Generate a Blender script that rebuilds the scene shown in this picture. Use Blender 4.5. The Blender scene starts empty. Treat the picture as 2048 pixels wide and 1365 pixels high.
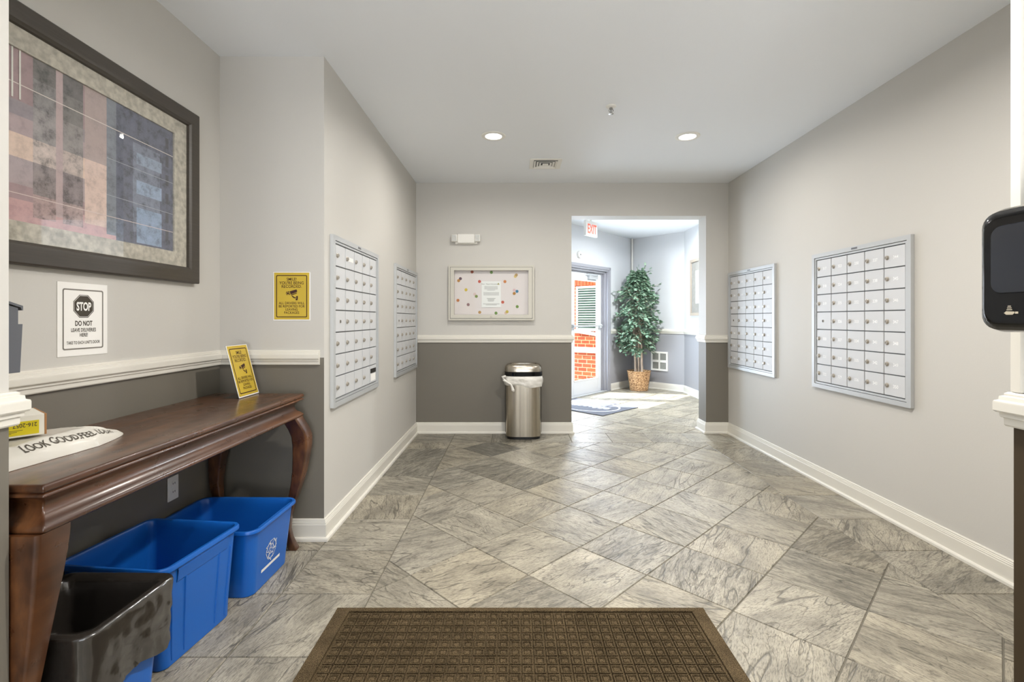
import bpy, bmesh, math, random
from mathutils import Vector, Matrix, noise as mnoise
random.seed(7)
S = bpy.context.scene
COL = S.collection
PI = math.pi

# ------------------------------------------------------------------ camera, world, exposure, large lights
H = 1.25                      # camera height
cd = bpy.data.cameras.new('camera'); cam = bpy.data.objects.new('camera', cd); COL.objects.link(cam)
cam.location = (0, 0, H); cam.rotation_euler = (PI/2, 0, 0)
cd.sensor_width = 36; cd.lens = 967/2048*36; cd.shift_x = -6/2048; cd.shift_y = -44.5/2048
cd.clip_start = .02; cd.clip_end = 200
S.camera = cam
S.view_settings.view_transform = 'Standard'; S.view_settings.look = 'None'
S.view_settings.exposure = 0.82; S.view_settings.gamma = 1.0; S.view_settings.use_curve_mapping = False
S.cycles.use_denoising = True
S.cycles.max_bounces = 10; S.cycles.diffuse_bounces = 6; S.cycles.glossy_bounces = 4
S.cycles.transparent_max_bounces = 12; S.cycles.sample_clamp_indirect = 6
S.cycles.caustics_reflective = False; S.cycles.caustics_refractive = False

W = bpy.data.worlds.new('sky'); S.world = W; W.use_nodes = True
bg = W.node_tree.nodes['Background']; bg.inputs[0].default_value = (.62, .78, 1, 1); bg.inputs[1].default_value = 1.2

def lamp(name, kind, loc, energy, color=(1, 1, 1), size=.1, sizey=None, rot=(0, 0, 0), shape=None, spread=None):
    d = bpy.data.lights.new(name, kind); o = bpy.data.objects.new(name, d); COL.objects.link(o)
    o.location = loc; o.rotation_euler = rot; d.energy = energy; d.color = color
    if kind == 'AREA':
        d.size = size; d.shape = shape or 'SQUARE'
        if sizey: d.shape = 'RECTANGLE'; d.size_y = sizey
        if spread: d.spread = spread
    return o
SUN_DIR = Vector((.97, -.22, -1.2)).normalized()
sun = lamp('sun', 'SUN', (-3, 9, 6), 11, (1, .95, .88)); sun.data.angle = .009
sun.rotation_euler = SUN_DIR.to_track_quat('-Z', 'Y').to_euler()
# added fill lamp in the unseen glazed opening behind the camera
lamp('rear_fill', 'AREA', (-.02, -2.1, 1.75), 4, (1, .985, .96), 2.1, 1.5, rot=(PI/2, 0, 0))
# second added fill lamp, tilted upward to brighten the ceiling
lamp('rear_ceiling_fill', 'AREA', (-.02, -2.02, .75), 68, (1, .985, .97), 2.1, .9, rot=(PI/2+math.radians(66), 0, 0))
# daylight arriving through the vestibule doors
VA0 = Vector((2.17, 9.0)); VAd = Vector((-.66, -.7513)).normalized(); VAn = Vector((.7513, -.66)).normalized()
_p = VA0 + VAd*1.87 - VAn*.22
vl = lamp('vestibule_daylight', 'AREA', (_p.x, _p.y, 1.05), 56, (.72, .85, 1), 1.7, 1.6)
vl.rotation_euler = Vector((VAn.x, VAn.y, 0)).to_track_quat('-Z', 'Y').to_euler()

# ------------------------------------------------------------------ helpers
def lin(c):
    c = c/255
    return c/12.92 if c <= .04045 else ((c+.055)/1.055)**2.4
def rgb(r, g, b): return (lin(r), lin(g), lin(b), 1)

class NT:
    def __init__(s, name):
        s.m = bpy.data.materials.new(name); s.m.use_nodes = True; s.t = s.m.node_tree
        s.b = s.t.nodes['Principled BSDF']; s.out = s.t.nodes['Material Output']
    def n(s, kind, **kw):
        o = s.t.nodes.new(kind)
        for k, v in kw.items():
            if k.startswith('i_'):
                key = k[2:].replace('_', ' '); o.inputs[key].default_value = v
            else: setattr(o, k, v)
        return o
    def l(s, a, b): s.t.links.new(a, b)
    def ramp(s, fac, stops, interp='LINEAR'):
        r = s.n('ShaderNodeValToRGB'); r.color_ramp.interpolation = interp
        e = r.color_ramp.elements
        while len(e) < len(stops): e.new(.5)
        for i, (p, c) in enumerate(stops): e[i].position = p; e[i].color = c
        s.l(fac, r.inputs[0]); return r.outputs[0]
    def mix(s, fac, a, b, mode='MIX'):
        m = s.n('ShaderNodeMix', data_type='RGBA', blend_type=mode)
        for sock, v in ((m.inputs[0], fac), (m.inputs[6], a), (m.inputs[7], b)):
            if hasattr(v, 'links') or isinstance(v, bpy.types.NodeSocket): s.l(v, sock)
            else: sock.default_value = v
        return m.outputs[2]
    def math(s, op, a, b=None, c=None):
        m = s.n('ShaderNodeMath', operation=op)
        for i, v in enumerate((a, b, c)):
            if v is None: continue
            if isinstance(v, bpy.types.NodeSocket): s.l(v, m.inputs[i])
            else: m.inputs[i].default_value = v
        return m.outputs[0]
    def bump(s, h, strength=.3, dist=.01):
        b = s.n('ShaderNodeBump'); b.inputs['Strength'].default_value = strength; b.inputs['Distance'].default_value = dist
        s.l(h, b.inputs['Height']); s.l(b.outputs[0], s.b.inputs['Normal']); return b

def pm(name, col, rough=.5, metal=0, bump=0, bscale=60, var=0, vscale=3, coat=0, spec=.5, emis=None, estr=0, stretch=None, anis=0):
    t = NT(name); b = t.b
    b.inputs['Base Color'].default_value = col; b.inputs['Roughness'].default_value = rough
    b.inputs['Metallic'].default_value = metal; b.inputs['Coat Weight'].default_value = coat
    b.inputs['Coat Roughness'].default_value = .08
    b.inputs['Specular IOR Level'].default_value = spec; b.inputs['Anisotropic'].default_value = anis
    if emis: b.inputs['Emission Color'].default_value = emis; b.inputs['Emission Strength'].default_value = estr
    tc = t.n('ShaderNodeTexCoord'); src = tc.outputs['Object']
    if stretch:
        mp = t.n('ShaderNodeMapping'); mp.inputs['Scale'].default_value = stretch; t.l(src, mp.inputs[0]); src = mp.outputs[0]
    if var:
        nz = t.n('ShaderNodeTexNoise'); nz.inputs['Scale'].default_value = vscale; nz.inputs['Detail'].default_value = 5; t.l(src, nz.inputs['Vector'])
        lo = tuple(c*(1-var) for c in col[:3])+(1,); hi = tuple(min(1, c*(1+var)) for c in col[:3])+(1,)
        t.l(t.ramp(nz.outputs[0], [(.3, lo), (.7, hi)]), b.inputs['Base Color'])
    if bump:
        nb = t.n('ShaderNodeTexNoise'); nb.inputs['Scale'].default_value = bscale; nb.inputs['Detail'].default_value = 3; t.l(src, nb.inputs['Vector'])
        t.bump(nb.outputs[0], bump, .004)
    return t.m

class MB:
    """collects geometry for ONE mesh object"""
    def __init__(s): s.bm = bmesh.new(); s.uv = None
    def face(s, pts, mat=0, smooth=False):
        f = s.bm.faces.new([s.bm.verts.new(p) for p in pts]); f.material_index = mat; f.smooth = smooth; return f
    def box(s, x0, x1, y0, y1, z0, z1, bev=0, mat=0, seg=2, M=None):
        r = bmesh.ops.create_cube(s.bm, size=1)
        vs = r['verts']
        for v in vs:
            v.co = Vector((x0+(v.co.x+.5)*(x1-x0), y0+(v.co.y+.5)*(y1-y0), z0+(v.co.z+.5)*(z1-z0)))
        if M is not None: bmesh.ops.transform(s.bm, matrix=M, verts=vs)
        fs = {f for v in vs for f in v.link_faces}
        for f in fs: f.material_index = mat
        if bev:
            es = list({e for v in vs for e in v.link_edges})
            bmesh.ops.bevel(s.bm, geom=es, offset=bev, segments=seg, profile=.5, affect='EDGES', clamp_overlap=True)
        return s
    def loft(s, loops, cap0=True, cap1=True, mat=0, closed=False, smooth=True, ringclosed=True):
        vl = [[s.bm.verts.new(p) for p in L] for L in loops]
        n = len(vl[0]); rr = range(len(vl)-1) if not closed else range(len(vl))
        for i in rr:
            A, B = vl[i], vl[(i+1) % len(vl)]
            for j in range(n if ringclosed else n-1):
                k = (j+1) % n
                f = s.bm.faces.new((A[j], A[k], B[k], B[j])); f.material_index = mat; f.smooth = smooth
        if cap0 and not closed: f = s.bm.faces.new(list(reversed(vl[0]))); f.material_index = mat
        if cap1 and not closed: f = s.bm.faces.new(vl[-1]); f.material_index = mat
        return s
    def lathe(s, prof, c=(0, 0, 0), n=32, mat=0, axis='z', cap0=True, cap1=True):
        loops = []
        for r, z in prof:
            L = []
            for i in range(n):
                a = 2*PI*i/n; x, y = r*math.cos(a), r*math.sin(a)
                p = (x, y, z) if axis == 'z' else ((x, z, y) if axis == 'y' else (z, x, y))
                L.append((c[0]+p[0], c[1]+p[1], c[2]+p[2]))
            loops.append(L)
        return s.loft(loops, cap0, cap1, mat)
    def prism(s, poly, z0, z1, mat=0, bev=0):
        loops = [[(x, y, z0) for x, y in poly], [(x, y, z1) for x, y in poly]]
        return s.loft(loops, True, True, mat, smooth=False)
    def extr(s, poly, y0, y1, mat=0):      # polygon in XZ pushed along y (front = smaller y)
        loops = [[(x, y1, z) for x, z in poly], [(x, y0, z) for x, z in poly]]
        return s.loft(loops, True, True, mat, smooth=False)
    def tube(s, pts, r, n=10, mat=0):
        pts = [Vector(p) for p in pts]; rs = r if isinstance(r, (list, tuple)) else [r]*len(pts)
        loops = []; up = Vector((0, 0, 1))
        for i, p in enumerate(pts):
            d = (pts[min(i+1, len(pts)-1)]-pts[max(i-1, 0)]).normalized()
            a = d.cross(up if abs(d.z) < .95 else Vector((1, 0, 0))).normalized(); b = a.cross(d).normalized()
            loops.append([tuple(p+(a*math.cos(2*PI*k/n)+b*math.sin(2*PI*k/n))*rs[i]) for k in range(n)])
        return s.loft(loops, True, True, mat)
    def build(s, name, mats, parent=None, angle=35, smooth=None):
        bmesh.ops.recalc_face_normals(s.bm, faces=s.bm.faces)
        me = bpy.data.meshes.new(name); s.bm.to_mesh(me); s.bm.free()
        for m in (mats if isinstance(mats, (list, tuple)) else [mats]): me.materials.append(m)
        if smooth is not False:
            for p in me.polygons: p.use_smooth = True
            me.set_sharp_from_angle(angle=math.radians(angle))
        o = bpy.data.objects.new(name, me); COL.objects.link(o)
        if smooth is not False:
            wn = o.modifiers.new('weighted', 'WEIGHTED_NORMAL'); wn.keep_sharp = True; wn.weight = 80
        if parent: o.parent = parent
        return o

def tag(o, label=None, cat=None, group=None, kind=None):
    if label: o['label'] = label
    if cat: o['category'] = cat
    if group: o['group'] = group
    if kind: o['kind'] = kind
    return o
def thing(name, label, cat, loc=(0, 0, 0), rz=0, group=None, rot=None):
    o = bpy.data.objects.new(name, None); COL.objects.link(o); o.empty_display_size = .1
    o.location = loc; o.rotation_euler = rot if rot else (0, 0, rz)
    return tag(o, label, cat, group)
def struct(name, mb, mats, label=None, **k):
    o = mb.build(name, mats, **k); o['kind'] = 'structure'
    if label: o['label'] = label
    return o
def copy_tree(o, parent=None):
    c = o.copy(); COL.objects.link(c)
    if parent: c.parent = parent
    for ch in [k for k in bpy.data.objects if k.parent == o]: copy_tree(ch, c)
    return c

# flat strokes and lettering: local x right, z up, front is -y
def rrect(x0, x1, z0, z1, r, n=6):
    P = []
    for cx, cz, a0 in ((x1-r, z1-r, 0), (x0+r, z1-r, 90), (x0+r, z0+r, 180), (x1-r, z0+r, 270)):
        for i in range(n+1):
            a = math.radians(a0+90*i/n); P.append((cx+r*math.cos(a), cz+r*math.sin(a)))
    return P
def ring(mb, outer, inner, y0, y1, mat=0):
    n = len(outer)
    L = [[(x, y1, z) for x, z in outer], [(x, y0, z) for x, z in outer], [(x, y0, z) for x, z in inner], [(x, y1, z) for x, z in inner]]
    mb.loft(L, False, False, mat, closed=True, smooth=False)
_glyph = {}
def text_polys(s, bold=0):
    key = (s, bold)
    if key in _glyph: return _glyph[key]
    cu = bpy.data.curves.new('t', 'FONT'); cu.body = s; cu.size = 1; cu.align_x = 'CENTER'; cu.offset = bold; cu.resolution_u = 3
    ob = bpy.data.objects.new('t', cu); COL.objects.link(ob)
    dg = bpy.context.evaluated_depsgraph_get(); dg.update()
    ev = ob.evaluated_get(dg); me = ev.to_mesh()
    r = ([tuple(v.co) for v in me.vertices], [tuple(p.vertices) for p in me.polygons])
    ev.to_mesh_clear(); bpy.data.objects.remove(ob); bpy.data.curves.remove(cu)
    _glyph[key] = r; return r
def text(mb, s, x, z, size, y=0, xs=1, bold=0, mat=0, fn=None, mirror=False):
    V, F = text_polys(s, bold)
    vs = []
    for vx, vz, _ in V:
        a, b = x+vx*size*xs, z+vz*size
        if mirror: a, b = 2*x-a, 2*z+size*.7-b
        p = (a, y, b) if fn is None else fn(a, b)
        vs.append(mb.bm.verts.new(p))
    for f in F:
        try: g = mb.bm.faces.new([vs[i] for i in f]); g.material_index = mat
        except ValueError: pass

def text_on(mb, s, x, z, size, fn, xs=1, bold=0, step=.003):
    t = bmesh.new(); V, F = text_polys(s, bold); vs = [t.verts.new((x+a*size*xs, z+b_*size, 0)) for a, b_, _ in V]
    for f in F:
        try: t.faces.new([vs[i] for i in f])
        except ValueError: pass
    xs_ = [v.co.x for v in t.verts]; zs_ = [v.co.y for v in t.verts]
    for ax, lo, hi in ((0, min(xs_), max(xs_)), (1, min(zs_), max(zs_))):
        q = lo+step
        while q < hi:
            co = (q, 0, 0) if ax == 0 else (0, q, 0); no = (1, 0, 0) if ax == 0 else (0, 1, 0)
            bmesh.ops.bisect_plane(t, geom=t.verts[:]+t.edges[:]+t.faces[:], plane_co=co, plane_no=no); q += step
    mp = {v: mb.bm.verts.new(fn(v.co.x, v.co.y)) for v in t.verts}
    for f in t.faces: mb.bm.faces.new([mp[v] for v in f.verts])
    t.free()

def sweep(mb, path, prof, mat=0):
    """profile (d, z) swept along a plan path; d is measured to the right of the direction of travel"""
    P = [Vector(p) for p in path]; loops = []
    for i, p in enumerate(P):
        d0 = (P[i]-P[i-1]).normalized() if i else None
        d1 = (P[i+1]-P[i]).normalized() if i < len(P)-1 else None
        d0 = d0 or d1; d1 = d1 or d0
        n0 = Vector((d0.y, -d0.x)); n1 = Vector((d1.y, -d1.x))
        m = (n0+n1); m = m/ max(.2, m.dot(n0))
        loops.append([(p.x+m.x*d, p.y+m.y*d, z) for d, z in prof])
    mb.loft(loops, True, True, mat, smooth=False)

# ------------------------------------------------------------------ materials
def wall_paint(name, two_tone=True, light=rgb(197, 194, 188), dark=rgb(112, 107, 97)):
    t = NT(name); b = t.b
    geo = t.n('ShaderNodeNewGeometry')
    nz = t.n('ShaderNodeTexNoise'); nz.inputs['Scale'].default_value = 110; nz.inputs['Detail'].default_value = 4; t.l(geo.outputs['Position'], nz.inputs['Vector'])
    if two_tone:
        sp = t.n('ShaderNodeSeparateXYZ'); t.l(geo.outputs['Position'], sp.inputs[0])
        g = t.math('GREATER_THAN', sp.outputs[2], 1.03)
        t.l(t.mix(g, dark, light), b.inputs['Base Color'])
    else: b.inputs['Base Color'].default_value = light
    b.inputs['Roughness'].default_value = .55
    t.bump(nz.outputs[0], .12, .002)
    return t.m
M_TWO = wall_paint('two_tone_wall_paint'); M_LIGHT = wall_paint('light_wall_paint', False); M_VEST = wall_paint('daylit_wall_paint', True, rgb(205, 206, 208), rgb(152, 152, 156))  # vestibule copy is paler and bluer, its daylight put into the paint colours
M_CEIL = pm('ceiling_paint', rgb(233, 236, 240), .75, bump=.08, bscale=120)
M_TRIM = pm('cream_trim_paint', rgb(218, 214, 204), .38, bump=.04, bscale=40)
M_ALU = pm('satin_aluminium', rgb(190, 192, 193), .42, metal=.3, spec=.5)
M_ALUD = pm('mailbox_door_metal', rgb(202, 203, 205), .5, metal=.08, bump=.03, bscale=400)
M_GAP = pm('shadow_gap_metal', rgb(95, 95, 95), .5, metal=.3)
M_BRASS = pm('nickel_lock', rgb(176, 168, 156), .35, metal=.6)
M_KEY = pm('key_slot', rgb(40, 36, 32), .5)
M_NUM = pm('white_number', rgb(250, 250, 250), .5)
M_BLACK = pm('black_plastic', rgb(14, 14, 15), .3)
M_GLOSSBLACK = pm('gloss_black_plastic', rgb(5, 5, 6), .10, spec=.35)
M_WHITE = pm('white_plastic', rgb(232, 230, 224), .55)
M_PAPER = pm('white_paper', rgb(238, 236, 232), .6)
M_INK = pm('dark_ink', rgb(62, 54, 42), .6)
M_INKG = pm('grey_ink', rgb(120, 115, 108), .6)
M_YEL = pm('yellow_print', rgb(198, 170, 58), .45, var=.06, vscale=5)
M_MAROON = pm('maroon_ink', rgb(58, 26, 18), .5)
M_FRAME = pm('dark_picture_frame', rgb(66, 60, 53), .4, var=.12, vscale=12, stretch=(1, 1, 14))
M_DOORM = pm('white_door_metal', rgb(214, 216, 220), .4)
M_DFRAME = pm('grey_door_frame', rgb(150, 150, 156), .45)
M_GREYBOX = pm('grey_metal_box', rgb(92, 94, 100), .45, bump=.03, bscale=300)

def wood():
    t = NT('cherry_wood'); tc = t.n('ShaderNodeTexCoord')
    mp = t.n('ShaderNodeMapping'); mp.inputs['Scale'].default_value = (9, .7, 4); t.l(tc.outputs['Object'], mp.inputs[0])
    a = t.n('ShaderNodeTexNoise'); a.inputs['Scale'].default_value = 3; a.inputs['Detail'].default_value = 8; a.inputs['Distortion'].default_value = .15; t.l(mp.outputs[0], a.inputs['Vector'])
    c = t.ramp(a.outputs[0], [(.3, rgb(52, 29, 16)), (.5, rgb(76, 46, 27)), (.72, rgb(104, 66, 38))])
    s = t.n('ShaderNodeTexNoise'); s.inputs['Scale'].default_value = 14; s.inputs['Detail'].default_value = 6; t.l(tc.outputs['Object'], s.inputs['Vector'])
    sc = t.ramp(s.outputs[0], [(.70, (0, 0, 0, 1)), (.8, (1, 1, 1, 1))])
    t.l(t.mix(t.math('MULTIPLY', sc, .2), c, rgb(130, 96, 60)), t.b.inputs['Base Color'])
    t.l(t.ramp(s.outputs[0], [(.3, (.26, .26, .26, 1)), (.8, (.36, .36, .36, 1))]), t.b.inputs['Roughness'])
    t.b.inputs['Coat Weight'].default_value = .35; t.b.inputs['Coat Roughness'].default_value = .15
    t.bump(a.outputs[0], .03, .001); return t.m
M_WOOD = wood()

def slate():
    t = NT('slate_tile'); b = t.b
    uv = t.n('ShaderNodeUVMap'); uv.uv_map = 'tile'
    at = t.n('ShaderNodeAttribute'); at.attribute_name = 'tone'
    sp = t.n('ShaderNodeSeparateColor'); t.l(at.outputs['Color'], sp.inputs[0])
    def nz(scale, sx, sy, det=8, dist=0.0, rough=.6):
        mp = t.n('ShaderNodeMapping'); mp.inputs['Scale'].default_value = (sx, sy, 1); t.l(uv.outputs[0], mp.inputs[0])
        n = t.n('ShaderNodeTexNoise'); n.inputs['Scale'].default_value = scale; n.inputs['Detail'].default_value = det
        n.inputs['Distortion'].default_value = dist; n.inputs['Roughness'].default_value = rough; t.l(mp.outputs[0], n.inputs['Vector']); return n.outputs[0]
    patch = nz(2.6, 1, 2.2, 6, .6)
    streak = nz(8, 1, 5, 12, .45, .72)
    fine = nz(38, 1, 5, 8, .5, .75)
    vein = nz(2.2, .8, 3.2, 4, 1.3, .5)
    vd = t.math('ABSOLUTE', t.math('SUBTRACT', vein, .5))
    vm = t.ramp(vd, [(0, (1, 1, 1, 1)), (.012, (0, 0, 0, 1))])
    vein2 = nz(1.3, .7, 5, 3, .7, .5)
    vd2 = t.math('ABSOLUTE', t.math('SUBTRACT', vein2, .47))
    vm2 = t.ramp(vd2, [(0, (.8, .8, .8, 1)), (.008, (0, 0, 0, 1))])
    base = t.ramp(patch, [(.3, rgb(124, 118, 107)), (.5, rgb(158, 151, 137)), (.7, rgb(184, 176, 160))])
    # dark mineral streaks, more of them where the tile's own darkness is high
    thr = t.math('ADD', streak, t.math('MULTIPLY', t.math('SUBTRACT', sp.outputs[0], .5), .22))
    sm = t.ramp(thr, [(.49, (0, 0, 0, 1)), (.60, (1, 1, 1, 1))])
    c = t.mix(t.math('MULTIPLY', sm, .58), base, rgb(78, 75, 68))
    fm = t.ramp(fine, [(.48, (0, 0, 0, 1)), (.60, (1, 1, 1, 1))])
    c = t.mix(t.math('MULTIPLY', fm, .64), c, rgb(70, 67, 60))
    c = t.mix(t.math('MULTIPLY', vm, .6), c, rgb(62, 58, 50))
    c = t.mix(vm2, c, rgb(64, 60, 52))
    tone = t.ramp(sp.outputs[0], [(0, (1.08, 1.07, 1.03, 1)), (.5, (.93, .93, .92, 1)), (1, (.55, .56, .56, 1))])
    c = t.mix(1.0, c, tone, 'MULTIPLY')
    warm = t.mix(sp.outputs[1], (1.02, 1, .95, 1), (.98, .99, 1.0, 1))
    c = t.mix(1.0, c, warm, 'MULTIPLY')
    t.l(c, b.inputs['Base Color'])
    t.l(t.ramp(streak, [(.3, (.30, .30, .30, 1)), (.7, (.5, .5, .5, 1))]), b.inputs['Roughness'])
    h = t.math('SUBTRACT', t.math('ADD', t.math('MULTIPLY', streak, .8), t.math('MULTIPLY', patch, .8)), t.math('MULTIPLY', vm, .5))
    h = t.math('SUBTRACT', h, t.math('MULTIPLY', vm2, .5))
    h = t.math('SUBTRACT', h, t.math('MULTIPLY', fine, .25))
    t.bump(h, .45, .006); return t.m
M_SLATE = slate(); M_GROUT = pm('floor_grout', rgb(104, 99, 88), .85, bump=.2, bscale=200)

def glass(name, tint=(1, 1, 1, 1), refl=1.5, rough=0.0):
    t = NT(name); t.t.nodes.remove(t.b)
    tr = t.n('ShaderNodeBsdfTransparent'); tr.inputs[0].default_value = tint
    gl = t.n('ShaderNodeBsdfGlossy'); gl.inputs['Roughness'].default_value = rough
    fr = t.n('ShaderNodeFresnel'); fr.inputs[0].default_value = refl
    ge = t.n('ShaderNodeNewGeometry'); ff = t.math('MULTIPLY', fr.outputs[0], t.math('SUBTRACT', 1, ge.outputs['Backfacing']))
    mx = t.n('ShaderNodeMixShader'); t.l(ff, mx.inputs[0]); t.l(tr.outputs[0], mx.inputs[1]); t.l(gl.outputs[0], mx.inputs[2])
    t.l(mx.outputs[0], t.out.inputs[0]); return t.m
M_GLASS = glass('clear_glass', (.97, .98, .98, 1), 1.35)
M_PICGLASS = glass('picture_glass', (.98, .98, .98, 1), 1.95)
M_ACRYL = glass('clear_acrylic', (.9, .92, .92, 1), 1.45)

# ------------------------------------------------------------------ shell
ZC = 2.735; XL = -1.67; XM = -1.08; XR = 2.33; YB = 5.28; YB2 = 5.49; YA = 2.735
NXL = -1.225; NXR = 1.20; NYL = 1.17; NYR = 1.16; YREAR = -2.2
OX0, OX1, OZ = .617, 2.086, 2.375
VXL = -.05; VYL = 6.47; VC = (2.88, 8.22)
outline_v = [(-.2, 5.29), (3.02, 5.29), (3.02, 8.28), (2.17, 9.2), (-.2, 6.5)]

def offs(u, d): p = VA0+VAd*u+VAn*d; return (p.x, p.y)

# floor: every tile cut to shape, laid on a grout bed
def clip(poly, a, b):            # keep the left side of a->b
    out = []
    def side(p): return (b[0]-a[0])*(p[1]-a[1])-(b[1]-a[1])*(p[0]-a[0])
    for i in range(len(poly)):
        p, q = poly[i], poly[(i+1) % len(poly)]; sp_, sq = side(p), side(q)
        if sp_ >= 0: out.append(p)
        if sp_*sq < 0:
            t = sp_/(sp_-sq); out.append((p[0]+(q[0]-p[0])*t, p[1]+(q[1]-p[1])*t))
    return out
def clip_poly(poly, reg):
    for i in range(len(reg)):
        poly = clip(poly, reg[i], reg[(i+1) % len(reg)])
        if len(poly) < 3: return []
    return poly
def rect(x0, x1, y0, y1): return [(x0, y0), (x1, y0), (x1, y1), (x0, y1)]
def inset(poly, d):
    P = poly
    A = sum(P[i][0]*P[(i+1) % len(P)][1]-P[(i+1) % len(P)][0]*P[i][1] for i in range(len(P)))/2
    if abs(A) < .0006: return []
    out = P
    for i in range(len(P)):
        a, b = P[i], P[(i+1) % len(P)]; L = math.hypot(b[0]-a[0], b[1]-a[1])
        if L < 1e-6: continue
        nx, ny = -(b[1]-a[1])/L*d, (b[0]-a[0])/L*d
        out = clip(out, (a[0]+nx, a[1]+ny), (b[0]+nx, b[1]+ny))
        if len(out) < 3: return []
    return out
fb = bmesh.new(); uvl = fb.loops.layers.uv.new('tile'); tl = fb.loops.layers.float_color.new('tone')
rt = random.Random(21)
def add_tile(poly, dark=None, base_rot=0):
    o1 = inset(poly, .0018)
    o2 = inset(poly, .0042)
    if len(o2) < 3 or len(o1) != len(o2): o1 = o2
    if len(o2) < 3: return
    cx = sum(p[0] for p in poly)/len(poly); cy = sum(p[1] for p in poly)/len(poly)
    tone = (dark if dark is not None else min(1, max(0, rt.gauss(.28, .16))), rt.random(), rt.random(), 1)
    ang = base_rot+rt.choice((0, 0, 0, PI/2))+rt.uniform(-.35, .35); ox, oy = rt.uniform(0, 90), rt.uniform(0, 90)
    ca, sa = math.cos(ang), math.sin(ang)
    z = rt.uniform(-.0006, 0)
    top = [fb.verts.new((x, y, z)) for x, y in o2]; low = [fb.verts.new((x, y, -.005)) for x, y in o1]
    fs = [fb.faces.new(top)]
    for i in range(len(top)):
        k = (i+1) % len(top); fs.append(fb.faces.new((low[i], low[k], top[k], top[i])))
    for f in fs:
        for lp in f.loops:
            dx, dy = lp.vert.co.x-cx, lp.vert.co.y-cy
            lp[uvl].uv = (ca*dx-sa*dy+ox, sa*dx+ca*dy+oy); lp[tl] = tone
T = .4083; FX0, FX1, FY = -.652, 1.915, 4.88
def diag(reg, darkfn):
    for i in range(-14, 40):
        for j in range(-30, 30):
            # lines: X+Y = 2.424+.5775 i ; X-Y = -2.292+.5775 j
            c = []
            for (a, b) in ((0, 0), (1, 0), (1, 1), (0, 1)):
                s_, d_ = 2.424+.5775*(i+a), -2.292+.5775*(j+b)
                c.append(((s_+d_)/2, (s_-d_)/2))
            c = c if sum(c[k][0]*c[(k+1) % 4][1]-c[(k+1) % 4][0]*c[k][1] for k in range(4)) > 0 else c[::-1]
            p = clip_poly(c, reg)
            if len(p) >= 3:
                cx = sum(q[0] for q in p)/len(p); cy = sum(q[1] for q in p)/len(p)
                add_tile(p, darkfn(cx, cy), -PI/4)
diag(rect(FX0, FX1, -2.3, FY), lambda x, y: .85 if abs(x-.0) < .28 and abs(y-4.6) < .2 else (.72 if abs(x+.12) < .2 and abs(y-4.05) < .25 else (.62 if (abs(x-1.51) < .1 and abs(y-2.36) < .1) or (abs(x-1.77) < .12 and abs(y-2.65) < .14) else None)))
diag(outline_v, lambda x, y: rt.uniform(.0, .25))
rows = [3.838+.4105*k for k in range(-16, 3)]
for i in range(len(rows)):
    y0 = rows[i]; y1 = min(y0+.4105, FY)
    if y1-y0 < .03: continue
    if y0+.4105 > FY-.15: y1 = FY
    for (x0, x1) in ((-1.062, FX0), (-1.472, -1.062), (-1.80, -1.472)):
        if y0 > 2.8 and x1 < -1.05: continue
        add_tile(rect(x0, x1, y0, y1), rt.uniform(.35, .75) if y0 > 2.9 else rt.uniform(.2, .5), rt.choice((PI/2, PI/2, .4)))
    add_tile(rect(FX1, XR+.02, y0, y1), rt.uniform(.15, .5), rt.choice((.5, .2, -.5)))
    if y1 == FY: break
for xx in [FX0-.41*1+.41*k for k in range(-1, 9)]:
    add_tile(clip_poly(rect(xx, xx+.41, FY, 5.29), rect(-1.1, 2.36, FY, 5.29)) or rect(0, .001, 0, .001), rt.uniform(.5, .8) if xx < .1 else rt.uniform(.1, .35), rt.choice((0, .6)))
main_poly = [(-1.85, -2.35), (2.45, -2.35), (2.45, 5.29), (3.02, 5.29), (3.02, 8.28), (2.17, 9.2), (-.2, 6.5), (-.2, 5.29), (-1.85, 5.29)]
for z, rev in ((-.0035, False), (-.12, True)):
    vs = [fb.verts.new((x, y, z)) for x, y in main_poly]; f = fb.faces.new(vs[::-1] if rev else vs); f.material_index = 1
fme = bpy.data.meshes.new('floor'); fb.to_mesh(fme); fb.free(); fme.materials.append(M_SLATE); fme.materials.append(M_GROUT)
fo = bpy.data.objects.new('floor', fme); COL.objects.link(fo); fo['kind'] = 'structure'; fo['label'] = 'grey slate tile floor laid diagonally with a straight border'

ceil_poly = [(-1.85, -2.35), (2.45, -2.35), (2.45, 5.4), (3.02, 5.4), (3.02, 8.28), (2.17, 9.16), (-.2, 6.5), (-.2, 5.6), (-1.85, 5.6)]
mb = MB(); mb.prism(ceil_poly, ZC, ZC+.15); struct('ceiling', mb, M_CEIL, 'smooth white ceiling')

def slab(mb, a, b, th, z0=0, z1=ZC, mat=0):
    """vertical slab whose room face runs a->b with the room on the right; thickness goes left"""
    a, b = Vector(a), Vector(b); d = (b-a).normalized(); n = Vector((-d.y, d.x))*th
    P = [a, b, b+n, a+n]; mb.prism([(p.x, p.y) for p in P], z0, z1, mat)
mb = MB(); slab(mb, (XL, NYL), (XL, YA+.1), .15); struct('wall_left', mb, M_TWO)
mb = MB(); mb.box(-1.82, NXL, YREAR, NYL, 0, ZC); struct('wall_near_left', mb, M_TWO)
mb = MB(); mb.box(NXR, 2.48, YREAR, NYR, 0, ZC); o = struct('wall_near_right', mb, [M_TWO])
mb = MB(); mb.box(NXR-.004, NXR+.01, YREAR+.01, NYR-.0005, .121, .992); struct('trim_7', mb, pm('dark_brown_lower_wall', rgb(60, 48, 32), .45), 'dark brown lower part of the near right wall')  # thin dark brown layer over the wall below the rail
mb = MB()
mb.box(XL-.01, XM, YA, YB2, 0, ZC)
o = struct('wall_left_mailboxes', mb, [M_TWO, M_LIGHT])
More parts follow.
